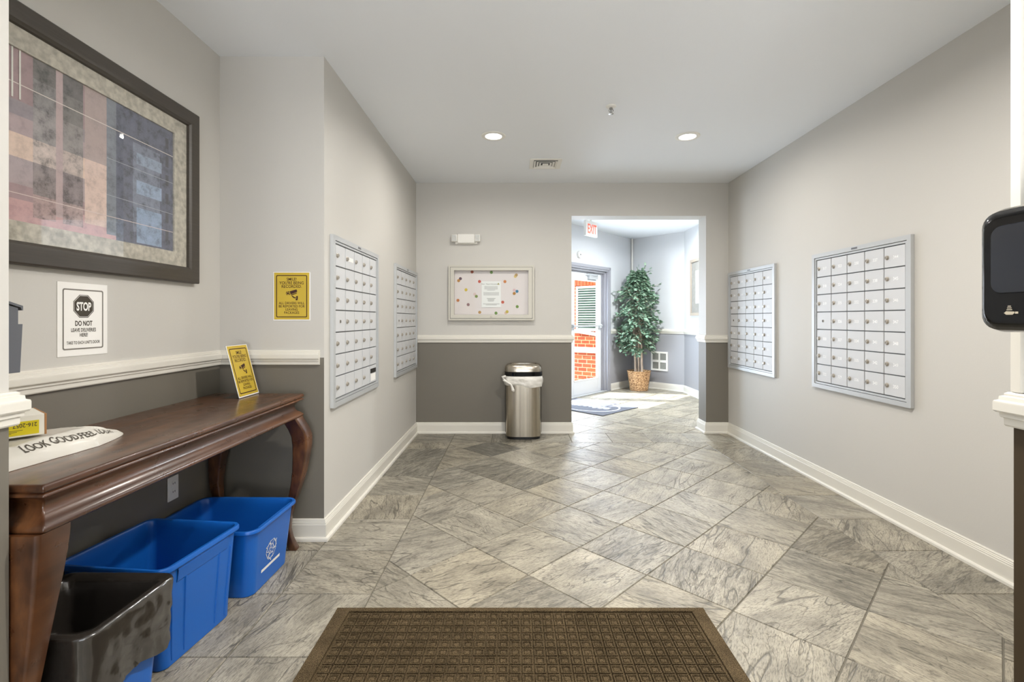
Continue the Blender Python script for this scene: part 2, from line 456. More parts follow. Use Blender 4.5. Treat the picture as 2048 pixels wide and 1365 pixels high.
for p in o.data.polygons: p.material_index = 1 if abs(p.normal.x) > .5 else 0
mb = MB(); mb.box(XR, XR+.15, NYR, YB2, 0, ZC); struct('wall_right', mb, M_LIGHT)
mb = MB()
mb.box(XM, OX0, YB, YB2, 0, ZC); mb.box(OX1, XR, YB, YB2, 0, ZC); mb.box(OX0, OX1, YB, YB2, OZ, ZC); mb.box(XR, 2.98, YB+.1, YB2, 0, ZC)
struct('wall_back', mb, M_TWO)
# unseen rear wall behind the camera, its glazed opening added to carry fill daylight
mb = MB(); mb.box(-1.225, -1.1, YREAR-.12, YREAR, 0, ZC); mb.box(1.06, 1.2, YREAR-.12, YREAR, 0, ZC); mb.box(-1.1, 1.06, YREAR-.12, YREAR, 2.55, ZC); mb.box(-1.1, 1.06, YREAR-.12, YREAR, 0, .25)
struct('wall_rear', mb, M_TWO)
mb = MB(); mb.box(-1.1, 1.06, YREAR-.07, YREAR-.06, .25, 2.55); w = struct('added_window', mb, M_GLASS)
mb = MB()
for a, b_ in ((-1.1, -1.04), (-.05, .01), (1.0, 1.06)): mb.box(a, b_, YREAR-.1, YREAR-.03, .25, 2.55)
mb.box(-1.04, 1.0, YREAR-.1, YREAR-.03, .25, .31); mb.box(-1.04, 1.0, YREAR-.1, YREAR-.03, 2.49, 2.55)
mb.build('added_window_frame', M_DFRAME, w)
# vestibule
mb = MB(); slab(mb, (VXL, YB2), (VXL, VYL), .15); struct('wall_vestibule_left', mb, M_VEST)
mb = MB()
A_end = (Vector((VXL, VYL))-VA0).dot(VAd)
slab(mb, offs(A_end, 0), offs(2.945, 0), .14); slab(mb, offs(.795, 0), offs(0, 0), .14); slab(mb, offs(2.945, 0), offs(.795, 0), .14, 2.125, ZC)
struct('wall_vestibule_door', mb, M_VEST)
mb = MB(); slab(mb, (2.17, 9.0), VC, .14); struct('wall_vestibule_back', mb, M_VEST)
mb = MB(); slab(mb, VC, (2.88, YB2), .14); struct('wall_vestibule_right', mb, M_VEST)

# mouldings
RAIL = [(0, 1.073), (.009, 1.073), (.0135, 1.069), (.0135, 1.064), (.0195, 1.062), (.0205, 1.053), (.0265, 1.050), (.0275, 1.046), (.0275, 1.027), (.025, 1.023), (.019, 1.021), (.019, 1.012), (.0135, 1.010), (.0135, .994), (.011, .990), (0, .990)]
BASE = [(0, .120), (.006, .120), (.009, .116), (.009, .109), (.0115, .107), (.0115, .101), (.014, .099), (.014, .092), (.016, .089), (.016, .022), (.025, .020), (.029, .014), (.030, .0005), (0, .0005)]
def rail(name, path, end=True):
    mb = MB(); sweep(mb, path, RAIL); return struct(name, mb, M_TRIM, angle=25)
def base(name, path):
    mb = MB(); sweep(mb, path, BASE); return struct(name, mb, M_TRIM, angle=25)
rail('trim_1', [(NXL, -2.19), (NXL, NYL), (XL, NYL), (XL, YA), (-1.103, YA)])
rail('trim_2', [(XM, YB), (OX0, YB), (OX0, YB2), (VXL, YB2), (VXL, VYL), offs(2.96, 0)])
rail('trim_3', [offs(.785, 0), (2.17, 9.0), VC, (2.88, YB2), (OX1, YB2), (OX1, YB), (XR-.001, YB)])
rail('trim_4', [(1.5, NYR), (NXR, NYR), (NXR, -2.19)])
base('baseboard_left', [(NXL, -2.19), (NXL, NYL), (XL, NYL), (XL, YA), (XM, YA), (XM, YB)])
base('baseboard_back', [(XM, YB), (OX0, YB), (OX0, YB2), (VXL, YB2), (VXL, VYL), offs(2.96, 0)])
base('baseboard_vestibule', [offs(.785, 0), (2.17, 9.0), VC, (2.88, YB2), (OX1, YB2), (OX1, YB), (XR, YB)])
base('baseboard_right', [(XR, YB), (XR, NYR), (NXR, NYR), (NXR, -2.19)])
mb = MB(); mb.box(NXR-.010, NXR-.0005, NYR-.022, NYR+.002, 1.074, ZC, bev=.002); struct('trim_5', mb, M_TRIM)
mb = MB(); mb.box(2.155, 2.185, 8.945, 8.975, 1.075, ZC-.001, bev=.004); struct('trim_6', mb, M_TRIM, 'slim white conduit cover in the vestibule corner')

# double door in the vestibule
M_door = Matrix(((VAd.x, -VAn.x, 0, VA0.x), (VAd.y, -VAn.y, 0, VA0.y), (0, 0, 1, 0), (0, 0, 0, 1)))
# local door space: x = u along wall (towards camera-left), y = depth away from the room, z up
def dbuild(mb, name, mat, parent=None, struct_=False):
    bmesh.ops.transform(mb.bm, matrix=M_door, verts=mb.bm.verts); o = mb.build(name, mat, parent)
    if struct_: o['kind'] = 'structure'
    return o
mb = MB()
for s0, s1, y0, y1, b_ in ((.786, .835, -.022, .14, .006), (.832, .868, -.008, .14, .004), (.866, .905, .03, .14, .004), (.903, .932, .075, .14, .004)):
    z1 = 2.135-(s0-.786)*.86
    mb.box(s0, s1, y0, y1, 0, z1, bev=b_); m0, m1 = 3.738-s1, 3.738-s0
    mb.box(m0, m1, y0, y1, 0, z1, bev=b_)
    mb.box(s0, m1, y0, y1, z1-(s1-s0), z1, bev=b_)
door_frame = dbuild(mb, 'door_1', M_DFRAME, None, True); door_frame['label'] = 'grey stepped frame of the glazed double door'
for li, u0 in enumerate((.936, 1.872)):
    u1 = u0+.926; y0, y1 = .088, .132
    mb = MB(); sl = .10
    mb.box(u0, u0+sl, y0, y1, .012, 2.008, bev=.003); mb.box(u1-sl, u1, y0, y1, .012, 2.008, bev=.003)
    mb.box(u0+sl, u1-sl, y0, y1, .012, .236, bev=.003); mb.box(u0+sl, u1-sl, y0, y1, 1.888, 2.008, bev=.003)
    leaf = dbuild(mb, 'door_leaf', M_DOORM, door_frame)
    mb = MB()
    for (a, b_, c, d) in ((u0+sl, u0+sl+.014, .236, 1.888), (u1-sl-.014, u1-sl, .236, 1.888), (u0+sl, u1-sl, .236, .25), (u0+sl, u1-sl, 1.874, 1.888)): mb.box(a, b_, y0-.006, y0+.012, c, d, bev=.002)
    dbuild(mb, 'glazing_bead', M_WHITE, leaf)
    mb = MB(); mb.box(u0+sl, u1-sl, .106, .114, .236, 1.888); dbuild(mb, 'glass_pane', M_GLASS, leaf)
    mb = MB(); mb.tube([(u0+.03, .045, 1.13), (u1-.03, .045, 1.13)], .013)
    for ux in (u0+.05, u1-.05): mb.box(ux-.02, ux+.02, .04, .089, 1.10, 1.16, bev=.003)
    dbuild(mb, 'push_bar', M_ALU, leaf)
    mb = MB(); cx = u0+.30; mb.box(cx-.13, cx+.13, .04, .088, 1.915, 1.975, bev=.006)
    mb.tube([(cx-.1, .03, 1.98), (cx-.02, -.0, 1.985), (cx+.20, .05, 1.99)], .008); dbuild(mb, 'door_closer', M_ALU, leaf)
mb = MB(); mb.box(.86, 2.88, .0, .14, .0, .012, bev=.004); dbuild(mb, 'threshold', M_ALU, door_frame)

# ------------------------------------------------------------------ outside
M_GROUND = pm('concrete_paving', rgb(196, 188, 176), .9, var=.08, bump=.2, bscale=60)
mb = MB(); mb.box(-14, 14, 9.35, 22, -.2, -.13); mb.box(-14, -.35, 5.6, 9.35, -.2, -.13); 
o = mb.build('pavement', M_GROUND, None); tag(o, None, None, None, 'structure')
def brick(name):
    t = NT(name); tc = t.n('ShaderNodeTexCoord')
    mp = t.n('ShaderNodeMapping'); mp.inputs['Rotation'].default_value = (PI/2, 0, 0); t.l(tc.outputs['Object'], mp.inputs[0])
    br = t.n('ShaderNodeTexBrick'); br.inputs['Scale'].default_value = 1; br.inputs['Brick Width'].default_value = .205; br.inputs['Row Height'].default_value = .081
    br.inputs['Mortar Size'].default_value = .006; br.inputs['Color1'].default_value = rgb(190, 84, 44); br.inputs['Color2'].default_value = rgb(150, 62, 34); br.inputs['Mortar'].default_value = rgb(214, 186, 140)
    sp = t.n('ShaderNodeSeparateXYZ'); t.l(tc.outputs['Object'], sp.inputs[0]); cb = t.n('ShaderNodeCombineXYZ'); t.l(sp.outputs[0], cb.inputs[0]); t.l(sp.outputs[2], cb.inputs[1])
    t.l(cb.outputs[0], br.inputs['Vector']); t.l(br.outputs['Color'], t.b.inputs['Base Color']); t.b.inputs['Roughness'].default_value = .85
    t.bump(t.math('SUBTRACT', 1, br.outputs['Fac']), .5, .01); return t.m
M_BRICK = brick('orange_brick')
BRn = math.atan2(-.62, -.78)
brz = math.atan2(-.62, .78)      # local x follows (.78,-.62), front (-y) faces the door
house = thing('brick_building', 'orange brick building seen through the glazed door', 'building', (1.6, 11.0, -.13), brz)
mb = MB(); mb.box(-5, 5, 0, .3, 0, 5.2); mb.build('brick_wall', M_BRICK, house)
mb = MB()
SH0, SH1, SZ0, SZ1 = -.22, .36, 1.10, 2.12
for a, b_, c, d in ((SH0, SH0+.05, SZ0, SZ1), (SH1-.05, SH1, SZ0, SZ1), (SH0, SH1, SZ0, SZ0+.05), (SH0, SH1, SZ1-.05, SZ1)): mb.box(a, b_, -.05, -.005, c, d, bev=.003)
sh = mb.build('window_shutter', pm('shutter_frame_paint', rgb(226, 228, 218), .5), house)
mb = MB(); nsl = 17
for i in range(nsl):
    z = SZ0+.075+(SZ1-SZ0-.15)*i/(nsl-1)
    mb.box(SH0+.05, SH1-.05, -.003, .003, -.034, .034, M=Matrix.Translation((0, -.03, z)) @ Matrix.Rotation(math.radians(-38), 4, 'X'))
mb.build('louvre_slats', pm('shutter_slat_paint', rgb(112, 138, 124), .5), sh)
mb = MB()
for i in range(9):
    mb.box(-.30+i*.085, -.225+i*.085, -.02, .0, SZ1+.02, SZ1+.22, bev=.003)
mb.build('brick_lintel', pm('lintel_brick', rgb(186, 82, 42), .85, var=.2, vscale=9), house)
gw = thing('garden_wall', 'low orange brick wall with pale stone coping outside the glazed door', 'wall', (1.35, 9.7, -.13), brz)
mb = MB(); mb.box(-2.6, 1.1, 0, .2, 0, .70); mb.build('brick_face', M_BRICK, gw)
mb = MB(); mb.box(-2.65, 1.15, -.03, .23, .70, .80, bev=.01); mb.build('stone_coping', pm('pale_stone', rgb(236, 222, 190), .8, var=.06), gw)
mb = MB(); mb.tube([(-.55, .1, 1.17), (.1, .1, 1.09), (.9, .1, .98)], .035)
mb.tube([(-.5, .1, .79), (-.5, .1, 1.16)], .02); mb.tube([(.85, .1, .79), (.85, .1, .98)], .02)
mb.build('handrail', pm('white_rail_paint', rgb(235, 235, 238), .4), gw)

# ------------------------------------------------------------------ ceiling fittings
M_LAMPG = pm('lit_lamp_lens', (1, 1, 1, 1), .4, emis=(1, .97, .9, 1), estr=4)
def downlight(x, y, label, power, tint=(1, .96, .90)):
    t = thing('recessed_downlight', label, 'ceiling light', (x, y, ZC), 0, 'recessed ceiling downlights')
    mb = MB(); mb.lathe([(.098, 0), (.098, -.004), (.090, -.008), (.068, -.008), (.066, -.003), (.066, 0)], n=40); mb.build('trim_ring', M_WHITE, t)
    mb = MB(); mb.lathe([(.066, -.004), (.060, -.0015), (.02, -.0012)], n=40, cap0=False); mb.build('lens', M_LAMPG, t)
    l = lamp('downlight_lamp', 'AREA', (x, y, ZC-.02), power, tint, .13, shape='DISK'); l.data.spread = math.radians(170)
    return t
downlight(-.174, 3.92, 'round recessed ceiling light on the left, above the trash can side', 10)
downlight(1.402, 3.93, 'round recessed ceiling light on the right, above the mailbox side', 8)
downlight(-.174, 1.75, 'added unseen ceiling light above the brown mat, out of frame left', 3)  # unseen fixture, added as weak fill for the near floor
downlight(.7, 1.80, 'added unseen fill light above the near right floor, out of frame', 36)  # unseen lamp added here to brighten the left wall
downlight(2.3, 6.85, 'added unseen fill light inside the vestibule above the picture side', 50, (.93, .97, 1))  # unseen lamp added to lift the vestibule walls
downlight(0, -.6, 'added unseen ceiling light behind the camera', 8)  # unseen lamp added to raise the general light level

t = thing('ceiling_sprinkler', 'small chrome fire sprinkler head hanging from the ceiling', 'sprinkler', (.67, 3.374, ZC))
mb = MB(); mb.lathe([(.036, 0), (.036, -.004), (.028, -.010), (.012, -.012)], n=28); mb.build('escutcheon', M_WHITE, t)
mb = MB(); mb.lathe([(.011, -.008), (.011, -.022), (.006, -.024), (.005, -.04), (.004, -.052)], n=16)
for s in (-1, 1): mb.tube([(s*.010, 0, -.018), (s*.015, 0, -.032), (s*.004, 0, -.05)], .003, 8)
mb.lathe([(.004, -.052), (.017, -.053), (.018, -.055), (.004, -.056)], n=20); mb.build('deflector', pm('chrome', rgb(170, 170, 168), .25, metal=.8), t)

t = thing('ceiling_vent', 'square stepped ceiling air vent with white frame', 'vent', (.29, 4.62, ZC))
def sqring(mb, a, b_, z0, z1):
    for x0, x1, y0, y1 in ((-a, a, -a, -b_), (-a, a, b_, a), (-a, -b_, -b_, b_), (b_, a, -b_, b_)): mb.box(x0, x1, y0, y1, z0, z1, bev=.001)
mb = MB(); sqring(mb, .15, .112, -.007, -.0005); mb.build('frame', M_WHITE, t)
mb = MB(); mb.box(-.112, .112, -.112, .112, -.002, -.0005); mb.build('duct_back', pm('dark_duct', rgb(58, 58, 58), .7), t)
mb = MB()
for a in (.100, .075, .05):
    L = []
    for (r, z) in ((a+.010, -.0135), (a-.008, -.004), (a-.009, -.005), (a+.008, -.015)): L.append([(-r, -r, z), (r, -r, z), (r, r, z), (-r, r, z)])
    mb.loft(L, False, False, closed=True, smooth=False)
mb.box(-.028, .028, -.028, .028, -.014, -.011); mb.build('louvre_blades', M_WHITE, t)

# ------------------------------------------------------------------ mailboxes
MBW, MBH = .94, 1.02
def mailbox_unit(loc, rz, label, first, slot=False, order=1, numvis=True):
    t = thing('mailbox_unit', label, 'mailboxes', loc, rz, 'wall mailbox units')
    mb = MB(); a = .045
    w2, h2 = MBW/2, MBH/2
    out = rrect(-w2, w2, -h2, h2, .003, 1); inn = rrect(-w2+.03, w2-.03, -h2+.03, h2-.03, .002, 1)
    ring(mb, out, inn, -.022, -.001)
    out2 = rrect(-w2+.033, w2-.033, -h2+.033, h2-.033, .002, 1); inn2 = rrect(-w2+.045, w2-.045, -h2+.045, h2-.045, .002, 1)
    ring(mb, out2, inn2, -.017, -.001)
    mb.build('frame', M_ALU, t)
    mb = MB(); mb.box(-w2+.029, w2-.029, -.006, -.001, -h2+.029, h2-.029); mb.build('backing', M_GAP, t)
    mb = MB(); mb.box(-.028, .028, -.0235, -.0215, h2-.021, h2-.009); mb.build('maker_plate', pm('grey_plate', rgb(120, 120, 122), .4, metal=.5), t)
    gx0, gx1, gz0, gz1 = -w2+.050, w2-.046, -h2+.048, h2-.048; cw = (gx1-gx0)/5; ch = (gz1-gz0)/7
    n = first
    for c in range(5):
        for r in range(7):
            x0 = gx0+c*cw+.0045; x1 = gx0+(c+1)*cw-.0045; z1 = gz1-r*ch-.0035; z0 = gz1-(r+1)*ch+.0035
            mb = MB(); mb.box(x0, x1, -.0145, -.004, z0, z1, bev=.0015)
            if slot and c == 4 and r == 6:
                d = mb.build('mail_slot_door', M_ALUD, t)
                mb = MB(); mb.box(x0+.012, x1-.012, -.0165, -.0146, z1-.055, z1-.022, bev=.001); mb.build('mail_slot', M_BLACK, d)
                mb = MB(); mb.box(x0+.025, x1-.025, -.0154, -.0146, z0+.012, z1-.062); mb.build('paper_notice', M_PAPER, d)
                continue
            d = mb.build('mailbox_door', M_ALUD, t)
            centre = (c == 0 and r == 3)
            lx = x0+(x1-x0)*(.45 if centre else .14); lz = (z0+z1)/2-.002
            mb = MB()
            if centre:
                mb.lathe([(.010, -.0146), (.010, -.018), (.003, -.018)], c=(lx, 0, lz), axis='y', n=16); mb.box(lx-.004, lx+.004, -.0195, -.018, lz-.008, lz+.008, mat=1)
                mb.build('lock', [M_BRASS, M_KEY], d); continue
            mb.lathe([(.0145, -.0146), (.0145, -.017), (.0115, -.019), (.011, -.0245), (.009, -.0255)], c=(lx, 0, lz), axis='y', n=16)
            mb.box(lx-.0015, lx+.0015, -.0262, -.0254, lz-.005, lz+.005, mat=1)
            mb.build('lock', [M_BRASS, M_KEY], d)
            if slot and c == 1 and r == 0:
                mb = MB(); mb.box(x0+.05, x1-.02, -.0152, -.0146, lz-.012, lz+.014); mb.build('name_label', M_PAPER, d)
            if first and numvis:
                mb = MB(); text(mb, str(n), x0+(x1-x0)*.56, lz-.011, .028, y=-.0149, bold=.01); mb.build('number', M_NUM, d, smooth=False)
            n += 1
    return t
YM1, YM2 = 3.29, 4.775; ZM = 1.235
mailbox_unit((XR, YM1, ZM), -PI/2, 'large silver mailbox grid on the right wall nearest the camera', 317)
mailbox_unit((XR, YM2, ZM), -PI/2, 'silver mailbox grid on the right wall next to the doorway corner', 283)
mailbox_unit((XM, YM1, ZM), PI/2, 'silver mailbox grid on the left wall with one black slotted door', 0, slot=True)
mailbox_unit((XM, YM2, ZM), PI/2, 'silver mailbox grid on the left wall nearest the notice board wall', 0)

# ------------------------------------------------------------------ notice board
t = thing('notice_board', 'framed glass notice board with colourful dots on the back wall', 'notice board', ((-.72+.207)/2, YB, (1.829+1.234)/2))
w2, h2 = .4635, .2975
mb = MB(); ring(mb, rrect(-w2, w2, -h2, h2, .004, 2), rrect(-w2+.018, w2-.018, -h2+.018, h2-.018, .002, 2), -.05, -.001); M_BOARD = pm('board_frame_paint', rgb(196, 192, 180), .42); mb.build('case', M_BOARD, t)
mb = MB(); ring(mb, rrect(-w2+.0215, w2-.0215, -h2+.0215, h2-.0215, .003, 2), rrect(-w2+.062, w2-.062, -h2+.06, h2-.055, .002, 2), -.056, -.03); mb.build('door_rim', M_BOARD, t)
mb = MB(); ring(mb, rrect(-w2+.018, w2-.018, -h2+.018, h2-.018, .003, 2), rrect(-w2+.0205, w2-.0205, -h2+.0205, h2-.0205, .003, 2), -.0525, -.03); mb.build('rim_gap_line', M_GAP, t)  # dark ring put in as the shaded gap between case and door rim
mb = MB(); mb.lathe([(.010, -.056), (.010, -.062), (.003, -.063)], c=(.0, 0, -h2+.038), axis='y', n=16); mb.build('lock', M_BRASS, t)
mb = MB(); mb.box(-w2+.018, w2-.018, -.012, -.001, -h2+.018, h2-.018); bk = mb.build('backing_board', pm('pinkish_board_paper', rgb(226, 215, 212), .7), t)
dots = [(417, 590, 150, 70, 40), (668, 618, 96, 130, 30), (992, 652, 176, 140, 80), (980, 670, 214, 186, 110), (265, 700, 92, 62, 74), (242, 726, 186, 130, 60), (513, 737, 186, 66, 30), (844, 738, 196, 116, 30), (338, 845, 206, 178, 50), (965, 850, 216, 180, 184), (1001, 865, 24, 112, 150), (965, 892, 180, 124, 40), (452, 902, 216, 190, 184), (472, 930, 120, 136, 50), (233, 982, 194, 116, 56), (815, 1006, 186, 70, 26), (366, 1038, 140, 104, 106), (1004, 1064, 100, 130, 24), (516, 1138, 186, 140, 70), (728, 1148, 100, 132, 36), (872, 1130, 190, 166, 50), (856, 1146, 214, 180, 160)]
for i, (cx, cy, r_, g_, b_) in enumerate(dots):
    px, py = 880+cx/6.5, 450+cy/6.5
    X = (px-1030)/967*5.265+.2565; Z = H+(638-py)/967*5.265-1.5315
    X = min(max(X, -w2+.066), w2-.066); Z = min(max(Z, -h2+.063), h2-.068)
    mb = MB(); y = -.0126-(i % 3)*.0006; mb.lathe([(.0165, 0), (.0165, y+.0124), (.001, y+.012)], c=(X, -.0122, Z), axis='y', n=24)
    mb.build('printed_dot', pm('dot_colour', rgb(r_, g_, b_), .6), bk)
mb = MB(); px0, px1, pz0, pz1 = -.107, .103, -.158, .127
mb.box(px0, px1, -.0165, -.0155, pz0, pz1); nt = mb.build('paper_notice', M_PAPER, t)
mb = MB(); text(mb, 'Door - Repair Information', -.02, .092, .0165, y=-.0168, bold=.012)
for k, (zz, ww) in enumerate(((.066, .15), (.054, .15), (.042, .15), (.030, .09), (.000, .17), (-.012, .17), (-.024, .17), (-.062, .10), (-.072, .08), (-.082, .08), (-.092, .07), (-.122, .18), (-.132, .12))):
    n_ = int(ww/.012)
    for j in range(n_):
        x = -ww/2+j*.012; mb.face([(x, -.0168, zz), (x+.0095, -.0168, zz), (x+.0095, -.0168, zz+.0045), (x, -.0168, zz+.0045)])
mb.build('lettering', M_INKG, nt, smooth=False)
mb = MB(); mb.face([(.062, -.0168, .09), (.09, -.0168, .09), (.076, -.0168, .112)]); mb.build('triangle_emblem', pm('olive_ink', rgb(150, 140, 60), .6), nt, smooth=False)
mb = MB(); mb.box(-w2+.062, w2-.062, -.036, -.033, -h2+.055, h2-.06); mb.build('glass_pane', M_GLASS, t)

# emergency light
t = thing('emergency_light', 'white twin-head emergency light above the notice board', 'emergency light', ((-.682-.377)/2, YB, 2.12))
mb = MB(); mb.box(-.095, .095, -.055, -.001, -.052, .052, bev=.012, seg=3); mb.box(-.12, .12, -.03, -.001, -.058, -.03, bev=.006); mb.build('housing', M_WHITE, t)
for s in (-1, 1):
    mb = MB(); mb.box(s*.125-.03, s*.125+.03, -.075, -.02, -.036, .042, bev=.006); h = mb.build('lamp_head', M_WHITE, t)
    mb = MB()
    for i in range(4):
        for j in range(5): mb.box(s*.125-.023+i*.0118, s*.125-.0135+i*.0118, -.0785, -.0745, -.029+j*.0132, -.018+j*.0132, bev=.002)
    mb.build('lens', pm('prismatic_lens', rgb(196, 198, 196), .2, metal=.2), h)

# ------------------------------------------------------------------ trash can
def rr2(w, d, r, z, n=7, cx=0, cy=0):
    return [(cx+x, cy+y, z) for x, y in rrect(-w/2, w/2, -d/2, d/2, r, n)]
def dense(P, step=.012):
    out = []
    for i in range(len(P)):
        a, b_ = Vector(P[i]), Vector(P[(i+1) % len(P)]); n_ = max(1, int(round((b_-a).length/step)))
        for k in range(n_): out.append(tuple(a.lerp(b_, k/n_)))
    return out
M_STEEL = pm('brushed_steel', rgb(176, 168, 154), .27, metal=1, bump=.10, bscale=9, stretch=(5, 5, .03), var=.22, vscale=7)
def sup(w, d, z, e=3.4, n=64):
    out = []
    for i in range(n):
        a = 2*PI*i/n; c_, s_ = math.cos(a), math.sin(a)
        out.append((w/2*math.copysign(abs(c_)**(2/e), c_), d/2*math.copysign(abs(s_)**(2/e), s_), z))
    return out
t = thing('trash_can', 'stainless steel trash can with white liner standing by the back wall', 'trash can', (.088, 5.115, 0))
mb = MB(); mb.loft([sup(.355, .235, 0), sup(.355, .235, .03)]); mb.build('base_ring', M_BLACK, t)
mb = MB(); mb.loft([sup(.37, .25, z) for z in (.028, .3, .64)]); mb.build('body', M_STEEL, t)
mb = MB(); mb.box(-.19, -.155, -.02, .13, .05, .64, bev=.008); mb.box(.155, .19, -.02, .13, .05, .64, bev=.008); mb.build('rear_panel', M_BLACK, t)
mb = MB(); mb.loft([sup(.392, .262, .655), sup(.40, .27, .66), sup(.40, .27, .695), sup(.392, .262, .70)]); mb.build('black_band', M_GLOSSBLACK, t)
mb = MB(); mb.loft([sup(.392, .262, .699), sup(.392, .262, .728), sup(.378, .25, .755), sup(.34, .215, .774), sup(.29, .17, .779), sup(.275, .155, .774), sup(.265, .145, .72)], cap1=True); lid = mb.build('lid', M_STEEL, t)
rn = random.Random(3)
mb = MB(); L = []
nn = 14; DL = [dense(sup(.40, .28, 0), .009)]
for k in range(nn):
    f = k/(nn-1); z = .654-f*.098; base_l = DL[0]; row = []
    sx_, sy_ = (.385+.018*math.sin(f*PI))/.4, (.265+.02*math.sin(f*PI))/.28; base_l = [(x*sx_, y*sy_, z) for x, y, q in base_l]
    for (x, y, zz) in base_l:
        d = mnoise.noise(Vector((x*14, y*14+zz*8, zz*26)))*.010+mnoise.noise(Vector((x*40, y*40, zz*60)))*.004; s_ = 1+(d+.004)/.19
        dz = -f*(.02*mnoise.noise(Vector((x*6, y*6, 3)))+.012*(x > .0))
        row.append((x*s_, y*s_-.002, zz+dz))
    L.append(row)
mb.loft(L, False, False); mb.tube([(-.185, -.11, .655), (-.215, -.125, .648), (-.205, -.128, .62), (-.165, -.138, .595), (-.13, -.142, .575)], [.012, .016, .014, .012, .010], 8)
mb.tube([(-.132, -.142, .58), (-.118, -.146, .55), (-.108, -.148, .515), (-.098, -.146, .50)], [.006, .012, .018, .008], 8)
mb.build('bin_liner', pm('white_liner_plastic', rgb(216, 213, 206), .3, bump=.6, bscale=34), t)

# ------------------------------------------------------------------ ficus
t = thing('potted_ficus', 'tall artificial ficus tree in a wicker basket in the vestibule corner', 'potted plant', (2.165, 8.45, 0))
mb = MB(); prof = []
for k in range(29):
    f = k/28; prof.append((.150+.047*f+(.004 if k % 2 else -.002), .002+.33*f))
prof += [(.205, .335), (.205, .345), (.188, .345), (.182, .30)]
mb.lathe(prof, n=48)
tw = NT('wicker'); tc = tw.n('ShaderNodeTexCoord'); wv = tw.n('ShaderNodeTexVoronoi'); wv.inputs['Scale'].default_value = 34; mpw = tw.n('ShaderNodeMapping'); mpw.inputs['Scale'].default_value = (1, 1, 2.4)
tw.l(tc.outputs['Object'], mpw.inputs[0]); tw.l(mpw.outputs[0], wv.inputs['Vector'])
tw.l(tw.ramp(wv.outputs['Distance'], [(0, rgb(222, 190, 150)), (.4, rgb(200, 160, 116)), (.8, rgb(120, 84, 52))]), tw.b.inputs['Base Color']); tw.b.inputs['Roughness'].default_value = .7; tw.bump(tw.math('SUBTRACT', 1, wv.outputs['Distance']), .6, .006)
mb.build('wicker_basket', tw.m, t)
mb = MB(); mb.lathe([(.183, .29), (.18, .315), (.02, .325)], n=32); mb.build('moss_filling', pm('dry_moss', rgb(96, 88, 66), .95, bump=.8, bscale=40, var=.3, vscale=30), t)
M_BARK = pm('pale_bark', rgb(176, 156, 138), .8, bump=.3, bscale=30, var=.18, vscale=14, stretch=(3, 3, .6))
stems = [[(-.06, 0, .3), (-.065, .01, .7), (-.10, .02, 1.1), (-.03, 0, 1.5), (-.02, 0, 1.95)], [(.0, .02, .3), (-.01, .0, .7), (.0, -.04, 1.1), (-.02, -.03, 1.6), (-.05, 0, 1.85)], [(.05, -.01, .3), (.04, -.03, .7), (.02, -.02, 1.05), (.09, 0, 1.45), (.12, .02, 1.75)]]
for st in stems:
    pts = []
    for i in range(len(st)-1):
        for k in range(4):
            a, b_ = Vector(st[i]), Vector(st[i+1]); pts.append(a.lerp(b_, k/4)+Vector((rn.uniform(-.004, .004), rn.uniform(-.004, .004), 0)))
    pts.append(Vector(st[-1])); n_ = len(pts)
    mb = MB(); mb.tube(pts, [.021-.015*i/n_ for i in range(n_)], 10); mb.build('trunk', M_BARK, t)
def leafmat():
    m = NT('ficus_leaf'); oi = m.n('ShaderNodeTexCoord'); nz = m.n('ShaderNodeTexNoise'); nz.inputs['Scale'].default_value = 22; nz.inputs['Detail'].default_value = 2; m.l(oi.outputs['Object'], nz.inputs['Vector'])
    m.l(m.ramp(nz.outputs[0], [(.3, rgb(84, 112, 92)), (.5, rgb(122, 150, 126)), (.7, rgb(166, 186, 162))]), m.b.inputs['Base Color']); m.b.inputs['Roughness'].default_value = .42; return m.m
M_LEAF = leafmat()
mb = MB(); mbt = MB()
PB = Vector((2.165, 8.45))
WBn = Vector((-(9.0-8.22), -(2.88-2.17))).normalized()
def keep_in(q, m_=.02):
    w = Vector((q.x, q.y))+PB
    for n_, o_ in ((VAn, VA0), (WBn, VA0)):
        dd = (w-o_).dot(n_)
        if dd < m_: w = w+n_*(m_-dd)
    w -= PB; return Vector((w.x, w.y, q.z))
def leaf(mb, p, d, L, w, roll):
    d = d.normalized(); side = d.cross(Vector((0, 0, 1)));
    if side.length < .05: side = Vector((1, 0, 0))
    side.normalize(); nrm = side.cross(d).normalized(); side = (side*math.cos(roll)+nrm*math.sin(roll)); nrm = side.cross(d)
    prof = ((0, 0), (.18, .62), (.42, 1), (.7, .66), (1, 0))
    mid = [p+d*L*f-nrm*(-L*.16*f*f) for f, _ in prof]
    lf = [mid[i]+side*w*prof[i][1]+nrm*w*.28*prof[i][1] for i in (1, 2, 3)]; rg = [mid[i]-side*w*prof[i][1]+nrm*w*.28*prof[i][1] for i in (1, 2, 3)]
    V = [mb.bm.verts.new(keep_in(q)) for q in mid+lf+rg]
    m0, m1, m2, m3, m4, l1, l2, l3, r1, r2, r3 = V
    for f in ((m0, m1, l1), (m1, m2, l2, l1), (m2, m3, l3, l2), (m3, m4, l3), (m0, r1, m1), (m1, r1, r2, m2), (m2, r2, r3, m3), (m3, r3, m4)): mb.bm.faces.new(f)
rl = random.Random(11)
def rad(z):
    ks = [(.58, .16), (.72, .30), (.95, .39), (1.2, .37), (1.45, .37), (1.62, .36), (1.75, .26), (1.9, .17), (2.03, .13), (2.13, .05)]
    for (a, ra), (b_, rb) in zip(ks, ks[1:]):
        if a <= z <= b_: return ra+(rb-ra)*(z-a)/(b_-a)
    return .05
